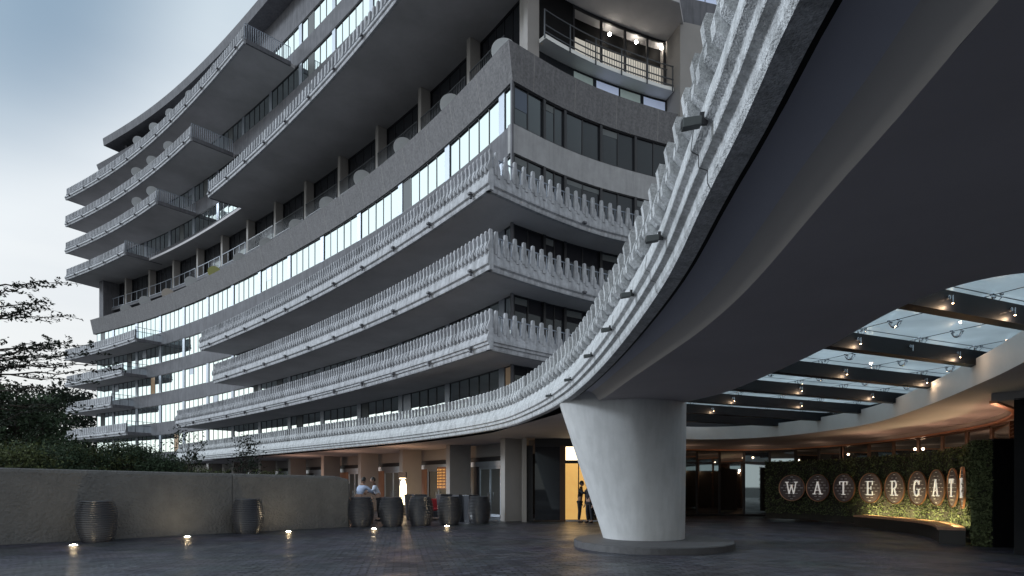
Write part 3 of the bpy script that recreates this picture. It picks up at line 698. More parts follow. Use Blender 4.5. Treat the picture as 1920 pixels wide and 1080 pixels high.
# backlit shelf of bottles inside the second bay
sh = empty('bottle_shelf', (0, 0, 0), 0, 'backlit shelves of amber bottles glowing behind the glass between two pillars', 'shelf')
u0, u1 = None, None
for row in range(7):
    mb = MB()
    zz = 1.45+row*.16
    for j_ in range(9):
        ray = 822+j_*2.6; d_ = F.at_px(ray, -1.36); P = F.p(d_, -1.36)
        mb.obox(P, (1, 0), (0, 1), .024, .02, zz, zz+.09)
    mb.build('bottle_row', M['bottle'], sh)
mb = MB(); a = F.p(F.at_px(820, -1.34), -1.34); b = F.p(F.at_px(846, -1.34), -1.34)
mb.quad((a[0], a[1], 1.38), (b[0], b[1], 1.38), (b[0], b[1], 2.6), (a[0], a[1], 2.6)); mb.build('shelf_back', M['warmdim'], sh)

# ------------------------------------------------------------------ entrance canopy
canopy = empty('entrance_canopy', (0, 0, 0), 0, 'sweeping concrete entrance canopy with toothed edge, overhead from the top right down to the centre', 'canopy')
CB = 3.72; G = 3.60
sK = K.L
RIB = [(-.12, 1.44), (-.02, 1.46), (.005, 1.40), (-.02, 1.24), (-.015, 1.12), (.03, 1.0), (.075, .92), (.075, .84), (.0, .76), (-.12, .74)]
BLK = [(-.12, 1.06), (.02, 1.06), (.07, .98), (.11, .84), (.10, .74), (.0, .66), (-.12, .66)]
kk = MB(); prof = [(-.20, CB-.05), (-.05, CB-.04), (-.03, CB), (-.03, CB+.09), (-.025, CB+.095), (.03, CB+.115), (.035, CB+.125), (.035, CB+.205), (.04, CB+.21), (.085, CB+.235), (.09, CB+.25), (.07, CB+.40), (-.10, CB+.76), (-.22, CB+.78), (-.22, CB+.2), (-.20, CB+.0)]
sweep(kk, K, prof, 0, sK, .35)
ribs(kk, K, CB, 0, 22, .445, w=.085); 
ribs(kk, K, CB, 22, sK, .30, w=.085)
for t in np.arange(1.1, sK-1, 2.45):
    T = Vector((*K.t(t), 0)); n = K.n(t); P = K.p(t); pts = [(P[0]+n[0]*(a_+.004), P[1]+n[1]*(a_+.004), b_) for a_, b_ in prof[1:12]]+[(P[0]-n[0]*.12, P[1]-n[1]*.12, CB+.6), (P[0]-n[0]*.12, P[1]-n[1]*.12, CB)]
    kj = MB().prism(pts, -T*.004, T*.004); kj.build('panel_joint', M['frame'], canopy)
kpar = kk.build('parapet', M['conc_rough'], canopy, bevel=0)
bk = MB(); sweep(bk, K, [(-.205, CB-.045), (-.205, CB+.3), (-.24, CB+.3), (-.24, CB-.045)], 0, 16, .5); bk.build('shade_strip', M['black'], canopy)  # black strip painted in for the shade behind the parapet
# ridge: outer edge of the deep inner slab
RG = Curve([(1.95, -1.5), (2.0, 1.0), (2.10, 2.65), (2.19, 3.4), (2.28, 4.4), (2.50, 6.47), (2.54, 8.19), (2.44, 10.0), (2.30, 12.1), (2.19, 14.2), (1.95, 16.2), (1.45, 18.8), (.6, 22.0), (-1.0, 25.0)], side=1)
OPEN = [(4.25, 15.5), (4.72, 13.7), (4.80, 11.4), (4.74, 9.29), (4.55, 7.4), (4.62, 6.47), (5.03, 6.02), (5.9, 6.0), (7.2, 7.3), (8.65, 10.4), (9.4, 12.2), (10.7, 15.8), (11.75, 19.5), (11.9, 22.0), (11.4, 24.6), (10.4, 26.3), (9.0, 27.0), (7.49, 26.8), (5.9, 24.6), (4.7, 20.6), (4.2, 17.5)]
def closed_spline(P, n=8):
    P = [np.array(p) for p in P]; out = []; m = len(P)
    for i in range(m):
        p0, p1, p2, p3 = P[i-1], P[i], P[(i+1)%m], P[(i+2)%m]
        for t in np.linspace(0, 1, n, endpoint=False): out.append(tuple(.5*((2*p1)+(-p0+p2)*t+(2*p0-5*p1+4*p2-p3)*t*t+(-p0+3*p1-3*p2+p3)*t**3)))
    return out
OP = closed_spline(OPEN, 8)
def grow(P, w):
    out = []
    for i in range(len(P)):
        a, b = Vector(P[i-1]), Vector(P[(i+1)%len(P)]); d = (b-a).normalized(); n = Vector((-d.y, d.x)); p = Vector(P[i])
        c = Vector((8, 17)); n = n if n.dot(p-c) > 0 else -n
        out.append((p.x+n.x*w, p.y+n.y*w))
    return out
OPX = grow(OP, .95)
def plate(mb, outer, hole, z):
    polys = [[Vector((x, y, 0)) for x, y in outer]]
    if hole: polys.append([Vector((x, y, 0)) for x, y in hole])
    tri = tessellate_polygon(polys); pts = [(x, y, z) for x, y in outer]+([(x, y, z) for x, y in hole] if hole else [])
    mb.add(pts, [tuple(t) for t in tri])
# inner deep slab
rg_pts = [RG.p(t, 0) for t in steps(0, 17.2, .5)]
outer = rg_pts+[(1.55, 18.9), (.9, 20.5), (-.05, 22.9)]
kl = [K.p(t, -.24) for t in steps(25.6, sK-.5, 1.0)]
outer = rg_pts+kl
endp = kl[-1]
outer = outer+[(endp[0]+5, endp[1]+8), (-8, 46), (6, 42), (30, 42), (30, -1.5)]
pl = MB(); plate(pl, outer, OP, G); soff = pl.build('soffit', M['soffit_in'], canopy)
# fillet from the ridge up to the thin outer soffit
fl = MB(); ssr = steps(0, 18.5, .4)
pf = [(0.0, G), (.04, G+.05), (.10, G+.15), (.18, G+.22), (.32, G+.26), (.62, G+.275), (1.3, G+.28)]
def outer_off(t):
    x, y = RG.p(t); best = min(np.linspace(0, 24, 480), key=lambda u: (K.p(u)[0]-x)**2+(K.p(u)[1]-y)**2); kx, ky = K.p(best, -.24); return math.hypot(kx-x, ky-y)
vs = []; fs = []
for t in ssr:
    w_ = outer_off(t)
    for a, b in pf:
        aa = min(a, w_) if a < 1.2 else w_
        x, y = RG.p(t, aa); vs.append((x, y, b))
n_ = len(pf)
for i in range(len(ssr)-1):
    for k in range(n_-1): fs.append((i*n_+k, i*n_+k+1, (i+1)*n_+k+1, (i+1)*n_+k))
fl.add(vs, [f for f in fs if (f[0] % n_) >= 3]); fl.build('outer_soffit', M['soffit_out'], canopy, smooth=True)
fl2 = MB(); fl2.add(vs, [f for f in fs if (f[0] % n_) < 3]); fl2.build('soffit_fillet', mat('fillet highlight plaster', (.56, .53, .51), .8), canopy, smooth=True)  # highlight along the ridge put into a lighter, warmer colour
# deck on top
dk = MB(); ko = [K.p(t, -.2) for t in steps(0, sK-.5, 1.0)]
plate(dk, ko+[(endp[0]+5, endp[1]+8), (-8, 46), (6, 42), (30, 42), (30, -1.5)], OPX, CB+.42); dk.build('deck', M['wallc'], canopy)
# fascia round the glazed opening
rf = MB(); n_ = len(OP)
for i in range(n_):
    a, b = OP[i], OP[(i+1)%n_]; rf.quad((a[0], a[1], G-.0), (b[0], b[1], G), (b[0], b[1], G+.55), (a[0], a[1], G+.55))
rf.build('opening_fascia', M['white'], canopy, smooth=True)
rf = MB()
for i in range(n_):
    a, b = OPX[i], OPX[(i+1)%n_]; rf.quad((a[0], a[1], CB+.42), (b[0], b[1], CB+.42), (b[0], b[1], G+.95), (a[0], a[1], G+.95))
rf.build('roof_upstand', M['beam'], canopy)
# stepped bulkhead at the far right beyond the fascia
SF = Curve([(4.6, 28.6), (7.0, 30.6), (9.4, 31.9), (12.3, 32.0), (14.4, 30.6), (15.6, 27.5), (15.8, 23.8), (15.2, 19.8), (14.3, 17.4), (13.0, 15.4), (11, 13.6)], side=-1)
bh = MB(); sweep(bh, SF, [(.30, 3.42), (.30, G+.01), (-.3, G+.01), (-.3, 3.42)], 0, SF.L, .8); bh.build('bulkhead', M['pillar'], canopy)
bh = MB(); sweep(bh, SF, [(.34, 3.38), (.34, 3.44), (.20, 3.44), (.20, 3.38)], 0, SF.L, .8); bh.build('bulkhead_lip', M['copper'], canopy)
# black steel beams with glass above
from math import inf
bdir = Vector((2640., 1150.)).normalized(); bn = Vector((-bdir.y, bdir.x))
def inside(p):
    x, y = p; c = False; j = len(OPX)-1
    for i in range(len(OPX)):
        xi, yi = OPX[i]; xj, yj = OPX[j]
        if (yi > y) != (yj > y) and x < (xj-xi)*(y-yi)/(yj-yi)+xi: c = not c
        j = i
    return c
def span(P0):
    ts = [t for t in np.arange(-12, 16, .05) if inside(P0+bdir*t)]
    return (min(ts), max(ts)) if ts else None
beam_info = []
for j_ in range(-1, 7):
    Y = 8.0+3.2*j_; P0 = Vector((Y*640/1150, Y)); sp = span(P0)
    if not sp or sp[1]-sp[0] < .8: continue
    a = P0+bdir*(sp[0]-.0); b = P0+bdir*(sp[1]+.0)
    mb = MB(); c = (a+b)/2+bn*.11; mb.obox((c.x, c.y), bdir, bn, (b-a).length/2, .11, 4.02, 4.32); bo = mb.build('roof_beam', M['beam'], canopy)
    beam_info.append((a, b))
# glass panes between beams lines (each bay split in panes)
def clip_poly(poly, n, d, keep=1):
    out = []
    for i in range(len(poly)):
        p, q_ = poly[i], poly[(i+1)%len(poly)]; a = (p[0]*n[0]+p[1]*n[1]-d)*keep; b = (q_[0]*n[0]+q_[1]*n[1]-d)*keep
        if a >= 0: out.append(p)
        if (a >= 0) != (b >= 0): t = a/(a-b); out.append((p[0]+(q_[0]-p[0])*t, p[1]+(q_[1]-p[1])*t))
    return out
ZG = 4.44
spid = []
base = [P for P in OPX]
dB = [(Vector((Y*640/1150, Y))).dot(bn)+.11 for Y in [8.0+3.2*j for j in range(-2, 8)]]
cross = [3.5+1.65*i for i in range(-3, 12)]
# panes meet above each beam; joints square to the beams
for i in range(len(dB)-1):
    row = clip_poly(clip_poly(base, bn, dB[i], 1), bn, dB[i+1], -1)
    if len(row) < 3: continue
    us = [Vector(p).dot(bdir) for p in row]
    u = math.floor(min(us)/1.75)*1.75
    while u < max(us):
        c = clip_poly(clip_poly(row, bdir, u+.012, 1), bdir, u+1.738, -1)
        if len(c) >= 3:
            mb = MB(); mb.add([(x, y, ZG) for x, y in c]+[(x, y, ZG+.02) for x, y in c], [tuple(range(len(c))), tuple(range(2*len(c)-1, len(c)-1, -1))]+[(k, (k+1)%len(c), (k+1)%len(c)+len(c), k+len(c)) for k in range(len(c))])
            mb.build('glass_pane', M['roofglass'], canopy)
        u += 1.75
# seams, seen as thin dark lines
sm_ = MB()
for d_ in dB:
    P0 = bn*d_; ts = [t for t in np.arange(-15, 30, .05) if inside(P0+bdir*t)]
    if ts: a = P0+bdir*min(ts); b = P0+bdir*max(ts); sm_.tube([(a.x, a.y, ZG+.005), (b.x, b.y, ZG+.005)], .012, 4)
for i in range(-4, 14):
    P0 = bdir*(1.75*i); ts = [t for t in np.arange(-15, 40, .05) if inside(P0+bn*t)]
    if len(ts) > 4: a = P0+bn*min(ts); b = P0+bn*max(ts); sm_.tube([(a.x, a.y, ZG+.005), (b.x, b.y, ZG+.005)], .012, 4)
sm_.build('glass_joints', M['frame'], canopy)
# spider clamps carrying the glass
def spider():
    root = MB()
    root.tube([(0, 0, -.15), (0, 0, -.10)], .022, 6)
    for a in (45, 135, 225, 315):
        x, y = .13*math.cos(R(a)), .13*math.sin(R(a))
        root.tube([(0, 0, -.16), (x*.6, y*.6, -.14), (x, y, -.07), (x, y, -.02)], [.02, .017, .014, .016], 6)
        root.lathe([(.03, -.03), (.036, -.012), (.03, -.002), (0, -.001)], (x, y, 0), 8)
    return root
sp0 = None; nsp = 0
for d_ in dB[1:-1]:
    for i in range(-4, 14):
        P = bn*d_+bdir*(1.75*i)
        if not inside(P) : continue
        if sp0 is None: sp0 = spider().build('spider_clamp', M['chrome'], canopy); o = sp0
        else: o = sp0.copy(); col.objects.link(o); o.parent = canopy
        o.location = (P.x, P.y, ZG); o.scale = (.8, .8, .8); nsp += 1
for dd_, jj in ((dB[k], k) for k in range(1, len(dB)-1)):   # pairs half-way, on the rows between
    for i in range(-4, 14):
        P = bn*(dd_+1.55)+bdir*(1.75*i)
        if not inside(P): continue
        o = sp0.copy(); col.objects.link(o); o.parent = canopy; o.location = (P.x, P.y, ZG); o.scale = (.8, .8, .8); o.rotation_euler = (0, 0, R(45)); nsp += 1
print('spiders', nsp)
# pier under the canopy
pr = MB(); lv = [(.17, 0), (.6, .12), (1.3, .33), (2.2, .60), (3.0, .83), (3.5, .98), (3.9, 1.08)]; nn_ = 64; vs = []; fs = []
for z, t in lv:
    for k in range(nn_):
        a = 2*math.pi*k/nn_; ca, sa = math.cos(a), math.sin(a)
        bx_, by_ = 3.45+1.05*ca, 16.1+1.05*sa
        ex = 2.0 if True else 2.4
        tx = 2.90+1.62*ca if ca > 0 else 2.90+1.62*ca; ty = 16.1+1.55*sa*(1-.25*max(0, -ca))
        vs.append((bx_+(tx-bx_)*t, by_+(ty-by_)*t, z))
for i in range(len(lv)-1):
    for k in range(nn_): fs.append((i*nn_+k, i*nn_+(k+1)%nn_, (i+1)*nn_+(k+1)%nn_, (i+1)*nn_+k))
pr.add(vs, fs); pier = pr.build('pier', M['pier'], canopy, smooth=True)
ph = MB(); ph.lathe([(0, .17), (2.0, .17), (2.03, .15), (2.03, 0)], (0, 0, 0), 72); pho = ph.build('plinth', M['plinth'], canopy)
pho.location = (3.55, 15.55, 0); pho.scale = (.97, 1.06, 1)

# box floodlights clipped to the canopy edge
def spot_at(px, prev=None):
    return min(np.linspace(0, 24, 1200), key=lambda u: abs(960+FPX*K.p(u, .08)[0]/max(.3, K.p(u, .08)[1])-px)+(100 if K.p(u)[1] < 2.5 else 0))
ys_ = []
for i, (px, py) in enumerate(((1349, 227), (1257, 446), (1203, 553), (1160, 618), (1121, 667), (1080, 712), (1040, 742))):
    # height on the edge about 3.9: distance from row
    Y = FPX*(3.94-1.5)/(HZ-py); u = min(np.linspace(0, 24, 1200), key=lambda t: abs(K.p(t)[1]-Y)); P = K.p(u, .085); T = K.t(u); Nn = K.n(u)
    wh = ['biggest box floodlight on the canopy edge, nearest the camera', 'second box floodlight from the top along the canopy edge', 'third box floodlight from the top along the canopy edge', 'fourth box floodlight from the top along the canopy edge', 'fifth box floodlight down the canopy edge, above the pier', 'small box floodlight on the canopy edge just left of the pier top', 'last and smallest box floodlight on the canopy edge, left of the pier'][i]
    fx = empty('box_floodlight', (P[0], P[1], 3.94), math.atan2(Nn[1], Nn[0]), wh, 'floodlight', 'box floodlights on the canopy edge')
    b = MB(); b.hexa([(.04, -.05, -.045), (.24, -.05, -.075), (.24, .05, -.075), (.04, .05, -.045), (.04, -.05, .05), (.24, -.05, .03), (.24, .05, .03), (.04, .05, .05)])
    b.build('housing', mat('dark grey housing', (.07, .078, .08), .5) if i == 0 else bpy.data.materials['dark grey housing'], fx, bevel=.006)
    MB().box(.243, .248, -.038, .038, -.058, .018).build('lens', M['frame'], fx)
    MB().box(-.03, .05, -.02, .02, -.03, .10).build('bracket', M['frame'], fx)
    fx.scale = (.62, .62, .62)
# small spotlights on the roof beams
spots = [(1777, 557, 0), (1893, 582, 0), (1607, 645, 1), (1705, 655, 1), (1793, 670, 1), (1583, 705, 2), (1733, 720, 2), (1500, 740, 3), (1633, 750, 3), (1374, 758, 4), (1500, 767, 4), (1335, 777, 5)]
names = ['on the beam nearest the camera, its left lamp', 'on the beam nearest the camera, its right lamp', 'on the second beam, leftmost of three', 'on the second beam, middle one, unlit', 'on the second beam, rightmost of three', 'on the third beam, left one', 'on the third beam, right one', 'on the fourth beam, left one', 'on the fourth beam, right one', 'on the fifth beam, left one', 'on the fifth beam, right one', 'on the farthest beam, beside the pier']
for (px, py, j_), nm in zip(spots, names):
    Y0 = 8.0+3.2*j_; P0 = Vector((Y0*640/1150, Y0)); 
    t = min(np.arange(-12, 16, .01), key=lambda q_: abs(960+FPX*(P0+bdir*q_).x/max(.5, (P0+bdir*q_).y)-px)); P = P0+bdir*t-bn*.03
    sl_ = empty('beam_spotlight', (P.x, P.y, 4.17), math.atan2(bdir.y, bdir.x), 'small steel spotlight '+nm, 'spotlight', 'spotlights on the roof beams'); sl_.scale = (.6, .6, .6)
    MB().tube([(-.05, .02, .05), (-.05, -.03, .05)], .05, 14).build('wall_plate', M['chrome'], sl_, smooth=False)
    MB().tube([(0, -.07, .09), (0, -.07, -.10)], .018, 10).build('lamp_tube', M['chrome'], sl_)
    lit = 'unlit' not in nm
    MB().tube([(0, -.07, -.101), (0, -.07, -.112)], .02, 10).build('lamp_lens', M['spot'] if lit else M['frame'], sl_)
    if lit:
        l = bpy.data.lights.new('beam_spot_light', 'POINT'); l.energy = 3; l.color = (1, .70, .45); l.shadow_soft_size = .02
        lo = bpy.data.objects.new('beam_spot_light', l); col.objects.link(lo); lo.parent = sl_; lo.location = (0, -.07, -.16)

# ------------------------------------------------------------------ storefront behind the drive
shop = empty('storefront', (0, 0, 0), 0, 'dark curved glass storefront under the canopy, behind the pier and the hedge wall', 'storefront')
edges = steps(3.6, 13.6, 1.26)
for i in range(len(edges)-1):
    window(SF, 0, edges[i]+.03, edges[i+1]-.03, .05, 3.40, 1, M['gshop'], shop, mull=.06, jit=.006)
tb = MB(); sweep(tb, SF, [(-.01, 2.72), (.05, 2.72), (.05, 2.78), (-.01, 2.78)], 3.6, 13.6, .8); tb.build('transom', M['frame'], shop)
e2 = steps(13.7, SF.L-5.5, 1.5)
for i in range(len(e2)-1):
    o = window(SF, 0, e2[i]+.04, e2[i+1]-.04, .05, 3.40, 1, M['gshop'] if i < 3 else M['warmroom2'] if False else M['gshop'], shop, mull=.09, jit=.006, m_frame=M['bronze'])
for t in (5.0, 9.0, 13.0, 17.0):  # warm fill lamps added to brighten the dark under the canopy
    P = SF.p(t, .75); l = bpy.data.lights.new('canopy_fill', 'POINT'); l.energy = 3.5; l.color = (1, .66, .44); l.shadow_soft_size = .05
    lo = bpy.data.objects.new('canopy_fill', l); col.objects.link(lo); lo.location = (P[0], P[1], 3.05); lo.parent = shop
# louvred vents at the right end
for i in range(2):
    a = SF.L-5.4+i*1.15; lv_ = MB()
    for z in np.arange(2.75, 3.35, .11):
        sweep(lv_, SF, [(.0, z), (.06, z-.04), (.07, z-.03), (.01, z+.015)], a+.04, a+1.06, 1.1)
    for u in (a, a+1.1): lv_.obox(SF.p(u, .03), SF.t(u), SF.n(u), .03, .05, 2.65, 3.4)
    lv_.build('louvre_vent', M['bronze'], shop)
dw = MB(); sweep(dw, SF, [(-.1, 0), (-.1, 3.45), (-.3, 3.45), (-.3, 0)], 0, SF.L, 1); dw.build('back_wall', M['black'], shop)

# glazed lobby box and its lit opening
lob = empty('lobby_entrance', (0, 0, 0), 0, 'dark glass lobby vestibule with a warm yellow lit doorway left of the pier', 'entrance')
def X(px, Y): return (px-960)*Y/FPX
yb = 26.6
MB().box(X(979, yb)+.0, X(1000, yb)-.02, yb, yb+.3, 0, 3.3).build('side_post', M['frame'], lob)
MB().quad((X(1003, yb), yb+.02, .05), (X(1050, yb), yb+.02, .05), (X(1050, yb), yb+.02, 3.25), (X(1003, yb), yb+.02, 3.25)).build('glass_panel', M['gdark'], lob)
MB().box(X(1050, yb), X(1060, yb), yb-.02, yb+.2, 0, 3.3).build('door_post', M['bronze'], lob)
MB().box(X(1003, yb), X(1150, yb), yb-.01, yb+.15, 3.25, 3.62).build('lintel', M['frame'], lob)
MB().box(X(1060, yb), X(1150, yb), yb+.02, yb+.1, 2.52, 2.66).build('transom_bar', M['frame'], lob)
MB().quad((X(1061, yb), yb+.06, 2.66), (X(1150, yb), yb+.06, 2.66), (X(1150, yb), yb+.06, 3.25), (X(1061, yb), yb+.06, 3.25)).build('lit_transom', M['hotwhite'], lob)
yw = 28.2
MB().quad((X(1055, yw), yw, 0), (X(1200, yw), yw, 0), (X(1200, yw), yw, 3.3), (X(1055, yw), yw, 3.3)).build('lit_wall', M['warmroom'], lob)
MB().box(X(1084, yb), X(1086, yb), yb+.02, yb+.08, .05, 2.52).build('door_edge', M['bronze'], lob)
MB().box(X(1061, yb), X(1150, yb), yb+.0, yb+.08, 0, .06).build('threshold', M['alu'], lob)
w_ = MB(); w_.box(.62, X(979, yb)-.01, 26.1, 27.4, 0, 3.62); w_.build('return_wall', M['pillar'], lob)
ll = bpy.data.lights.new('lobby_light', 'AREA'); ll.energy = 26; ll.size = 1.6; ll.size_y = 1.8; ll.shape = 'RECTANGLE'; ll.color = (1, .68, .34)
lo = bpy.data.objects.new('lobby_light', ll); col.objects.link(lo); lo.location = (3.0, 27.7, 2.6); lo.rotation_euler = (R(-60), 0, 0); lo.rotation_euler = Vector((0.05, -1, -.35)).to_track_quat('-Z', 'Y').to_euler(); lo.parent = lob
# wall behind, joining pillar line to the storefront
jw = MB(); jw.prism([(3.4, 26.75, 0), (5.0, 28.9, 0), (5.0, 28.9, 3.62), (3.4, 26.75, 3.62)], (0, 0, 0), (-.1, .1, 0)); jw.build('joining_wall', M['gshop'], lob)

# wall lamp and glowing column lamp
lx, ly = X(755, 33.2), 33.2
lm = empty('wall_lantern', (lx, ly, 0), 0, 'black box wall lantern above the glowing lamp on the third pillar', 'lantern')
MB().box(-.20, .20, -.2, .18, 1.98, 2.30).build('shade', M['frame'], lm); MB().box(-.15, .15, -.15, .12, 1.94, 1.98).build('lamp_glass', M['glow'], lm)
cl = empty('column_lamp', (X(756, 32.6), 32.6, 0), 0, 'tall slim glowing amber lamp in front of the pillar by the planters', 'lamp')
MB().lathe([(0, .55), (.14, .56), (.17, .7), (.17, 1.55), (.12, 1.8), (.04, 1.9), (0, 1.9)], (0, 0, 0), 16).build('lamp_body', M['glow'], cl, smooth=True)
MB().lathe([(0, 0), (.2, 0), (.2, .05), (.05, .08), (.05, .55), (0, .55)], (0, 0, 0), 16).build('lamp_base', M['frame'], cl)
pl_ = bpy.data.lights.new('column_light', 'POINT'); pl_.energy = 26; pl_.color = (1, .55, .28); pl_.shadow_soft_size = .15
po = bpy.data.objects.new('column_light', pl_); col.objects.link(po); po.location = (.3, -.5, 2.2); po.parent = cl
# warm downlights under the canopy along the pillars and behind the hedge
for (x, y, e_) in ((-9.8, 36.0, 48), (-14.2, 41.0, 50), (-6.2, 31.6, 22)):
    l = bpy.data.lights.new('soffit_light', 'POINT'); l.energy = e_; l.color = (1, .60, .40); l.shadow_soft_size = .2
    lo = bpy.data.objects.new('soffit_light', l); col.objects.link(lo); lo.location = (x, y, 2.2)

# ------------------------------------------------------------------ hedge wall with the nine letters
HW = Curve([(11.3, 27.4), (12.18, 26.62), (12.91, 25.48), (13.23, 24.13), (13.53, 22.92), (13.63, 21.6), (13.53, 20.27), (13.32, 18.95), (12.91, 17.73), (12.30, 16.52), (11.62, 15.45)], side=-1)
print('HW side', HW.n(5), HW.L)
hw = empty('hedge_wall', (0, 0, 0), 0, 'curved green hedge wall carrying the nine round letter boards', 'hedge')
cr_ = MB(); sweep(cr_, HW, [(-.05, .1), (-.05, 2.62), (-.35, 2.62), (-.35, .1)], 0, HW.L, .5); cr_.build('backing', M['soil'], hw)
lf = MB(); rnd = random.Random(3)
def leaf(mb, c, s, rnd, nrm=None):
    u = Vector((rnd.gauss(0, 1), rnd.gauss(0, 1), rnd.gauss(0, 1)))
    if nrm: u = u*.5+Vector(nrm)
    u.normalize(); a = u.orthogonal().normalized(); b = u.cross(a); q_ = rnd.uniform(0, 6.28); a, b = a*math.cos(q_)+b*math.sin(q_), b*math.cos(q_)-a*math.sin(q_)
    c = Vector(c); mb.add([c-a*s, c+b*s*.45, c+a*s, c-b*s*.45], [(0, 1, 2, 3)])
for i in range(15000):
    t = rnd.uniform(0, HW.L); P = HW.p(t, rnd.uniform(-.06, .07)+.04*math.sin(t*5+rnd.random())); n = HW.n(t); leaf(lf, (P[0], P[1], rnd.uniform(.35, 2.66)), rnd.uniform(.03, .055), rnd, (n[0], n[1], .25))
for i in range(2600):
    P = HW.p(HW.L-rnd.uniform(-.06, .02), rnd.uniform(-.38, .05)); t = HW.t(HW.L); leaf(lf, (P[0], P[1], rnd.uniform(.02, 2.66)), rnd.uniform(.03, .055), rnd, (t[0], t[1], .2))
lfo = lf.build('leaves', M['hedge'], hw)
# uplights hidden along the bench
for t in (5.6, 7.2, 8.8, 10.4, 12.0):
    P = HW.p(t, .40); n = HW.n(t); l = bpy.data.lights.new('hedge_light', 'AREA'); l.energy = 25; l.color = (1, .88, .45); l.shape = 'RECTANGLE'; l.size = 1.2; l.size_y = .06
    lo = bpy.data.objects.new('hedge_light', l); col.objects.link(lo); lo.location = (P[0], P[1], .50); lo.parent = hw
    lo.rotation_euler = Vector((-n[0], -n[1], .55)).to_track_quat('-Z', 'Y').to_euler()
for t in (4.5, 7.5, 10, 12.2):
    P = HW.p(t, -.5); l = bpy.data.lights.new('clerestory_light', 'POINT'); l.energy = 26; l.color = (1, .56, .34); l.shadow_soft_size = .04
    lo = bpy.data.objects.new('clerestory_light', l); col.objects.link(lo); lo.location = (P[0], P[1], 2.6); lo.parent = shop
ew = empty('black_end_panel', (0, 0, 0), 0, 'tall black panel wall at the near end of the hedge, far right', 'wall')
ex, ey = HW.p(HW.L+.08, -.36)
MB().hexa([(ex+.04, ey, 0), (ex+6, ey-.3, 0), (ex+6, ey+.2, 0), (ex+.04, ey+.5, 0), (ex+.04, ey, 2.66), (ex+6, ey-.3, 2.66), (ex+6, ey+.2, 2.66), (ex+.04, ey+.5, 2.66)]).build('panel', M['black'], ew)
MB().hexa([(ex+.04, ey-.004, 2.662), (ex+6, ey-.304, 2.662), (ex+6, ey+.2, 2.662), (ex+.04, ey+.5, 2.662), (ex+.04, ey-.004, 2.70), (ex+6, ey-.304, 2.70), (ex+6, ey+.2, 2.70), (ex+.04, ey+.5, 2.70)]).build('cap', M['frame'], ew)
# bench along the hedge
bn_ = empty('curved_bench', (0, 0, 0), 0, 'long curved dark bench with copper-brown seat at the foot of the hedge', 'bench')
mb = MB(); sweep(mb, HW, [(.70, 0), (.70, .38), (.14, .38), (.14, 0)], 5.0, HW.L-.25, .4); mb.build('base', M['bench'], bn_)
mb = MB(); sweep(mb, HW, [(.74, .382), (.74, .45), (.14, .45), (.14, .382)], 5.0, HW.L-.22, .4); mb.build('seat', M['wood'], bn_)

# letters: slab-serif strokes, drawn in a unit box (x right, y up, height 1)
def st(a, b, w): # stroke as quad from a to b, width w
    a = Vector(a); b = Vector(b); d = (b-a).normalized(); n = Vector((-d.y, d.x))*w*.78/2
    return [tuple(a+n), tuple(b+n), tuple(b-n), tuple(a-n)]
def hs(x0, x1, y, h=.075):
    h = h*.75
    return [(x0, y), (x1, y), (x1, y+h), (x0, y+h)]
def arc(cx, cy, rx, ry, a0, a1, w, n=14):
    out = []; w *= .78
    for i in range(n):
        p, q_ = R(a0+(a1-a0)*i/n), R(a0+(a1-a0)*(i+1)/n)
        out.append([(cx+(rx-w/2)*math.cos(p), cy+(ry-w/2)*math.sin(p)), (cx+(rx+w/2)*math.cos(p), cy+(ry+w/2)*math.sin(p)), (cx+(rx+w/2)*math.cos(q_), cy+(ry+w/2)*math.sin(q_)), (cx+(rx-w/2)*math.cos(q_), cy+(ry-w/2)*math.sin(q_))])
    return out
LET = {
 'W': [st((-.40, .95), (-.20, .02), .12), st((-.20, .02), (0, .72), .09), st((0, .72), (.20, .02), .12), st((.20, .02), (.40, .95), .09), hs(-.55, -.24, .93), hs(.24, .55, .93), hs(-.10, .10, .70)],
 'A': [st((-.30, .03), (0, .97), .09), st((.30, .03), (0, .97), .14), hs(-.46, -.14, 0), hs(.14, .48, 0), hs(-.18, .18, .30, .07), hs(-.10, .10, .95, .05)],
 'T': [st((0, .03), (0, .97), .15), hs(-.40, .40, .92, .08), st((-.38, .74), (-.38, .98), .07), st((.38, .74), (.38, .98), .07), hs(-.2, .2, 0)],
 'E': [st((-.16, .03), (-.16, .97), .15), hs(-.34, .34, .92, .08), hs(-.34, .34, 0, .08), hs(-.1, .18, .47, .07), st((.31, .74), (.31, .99), .07), st((.31, .01), (.31, .26), .07), st((.17, .38), (.17, .63), .06)],
 'R': [st((-.18, .03), (-.18, .97), .15), hs(-.36, .10, .92, .08), hs(-.36, .02, 0, .075), hs(-.1, .1, .46, .07)]+arc(.08, .73, .20, .235, -90, 90, .12)+[st((.04, .50), (.27, .05), .13), hs(.18, .44, 0, .075)],
 'G': arc(.02, .5, .32, .46, 35, 325, .13, 22)+[st((.27, .08), (.27, .42), .13), hs(.05, .42, .40, .075), st((.32, .72), (.32, .96), .07)],
}
discs = [(1485, 'W', 'white letter W, leftmost of the nine round boards'), (1534, 'A', 'white letter A, second board from the left'), (1583, 'T', 'white letter T, third board from the left'), (1632, 'E', 'white letter E, in the middle of the row, left of the R'),
         (1678, 'R', 'white letter R, between E and G'), (1721, 'G', 'white letter G, right of the R'), (1757, 'A', 'white letter A, right of the G'), (1787, 'T', 'white letter T, second board from the right end'), (1806, 'E', 'white letter E, last board at the right, seen nearly edge on')]
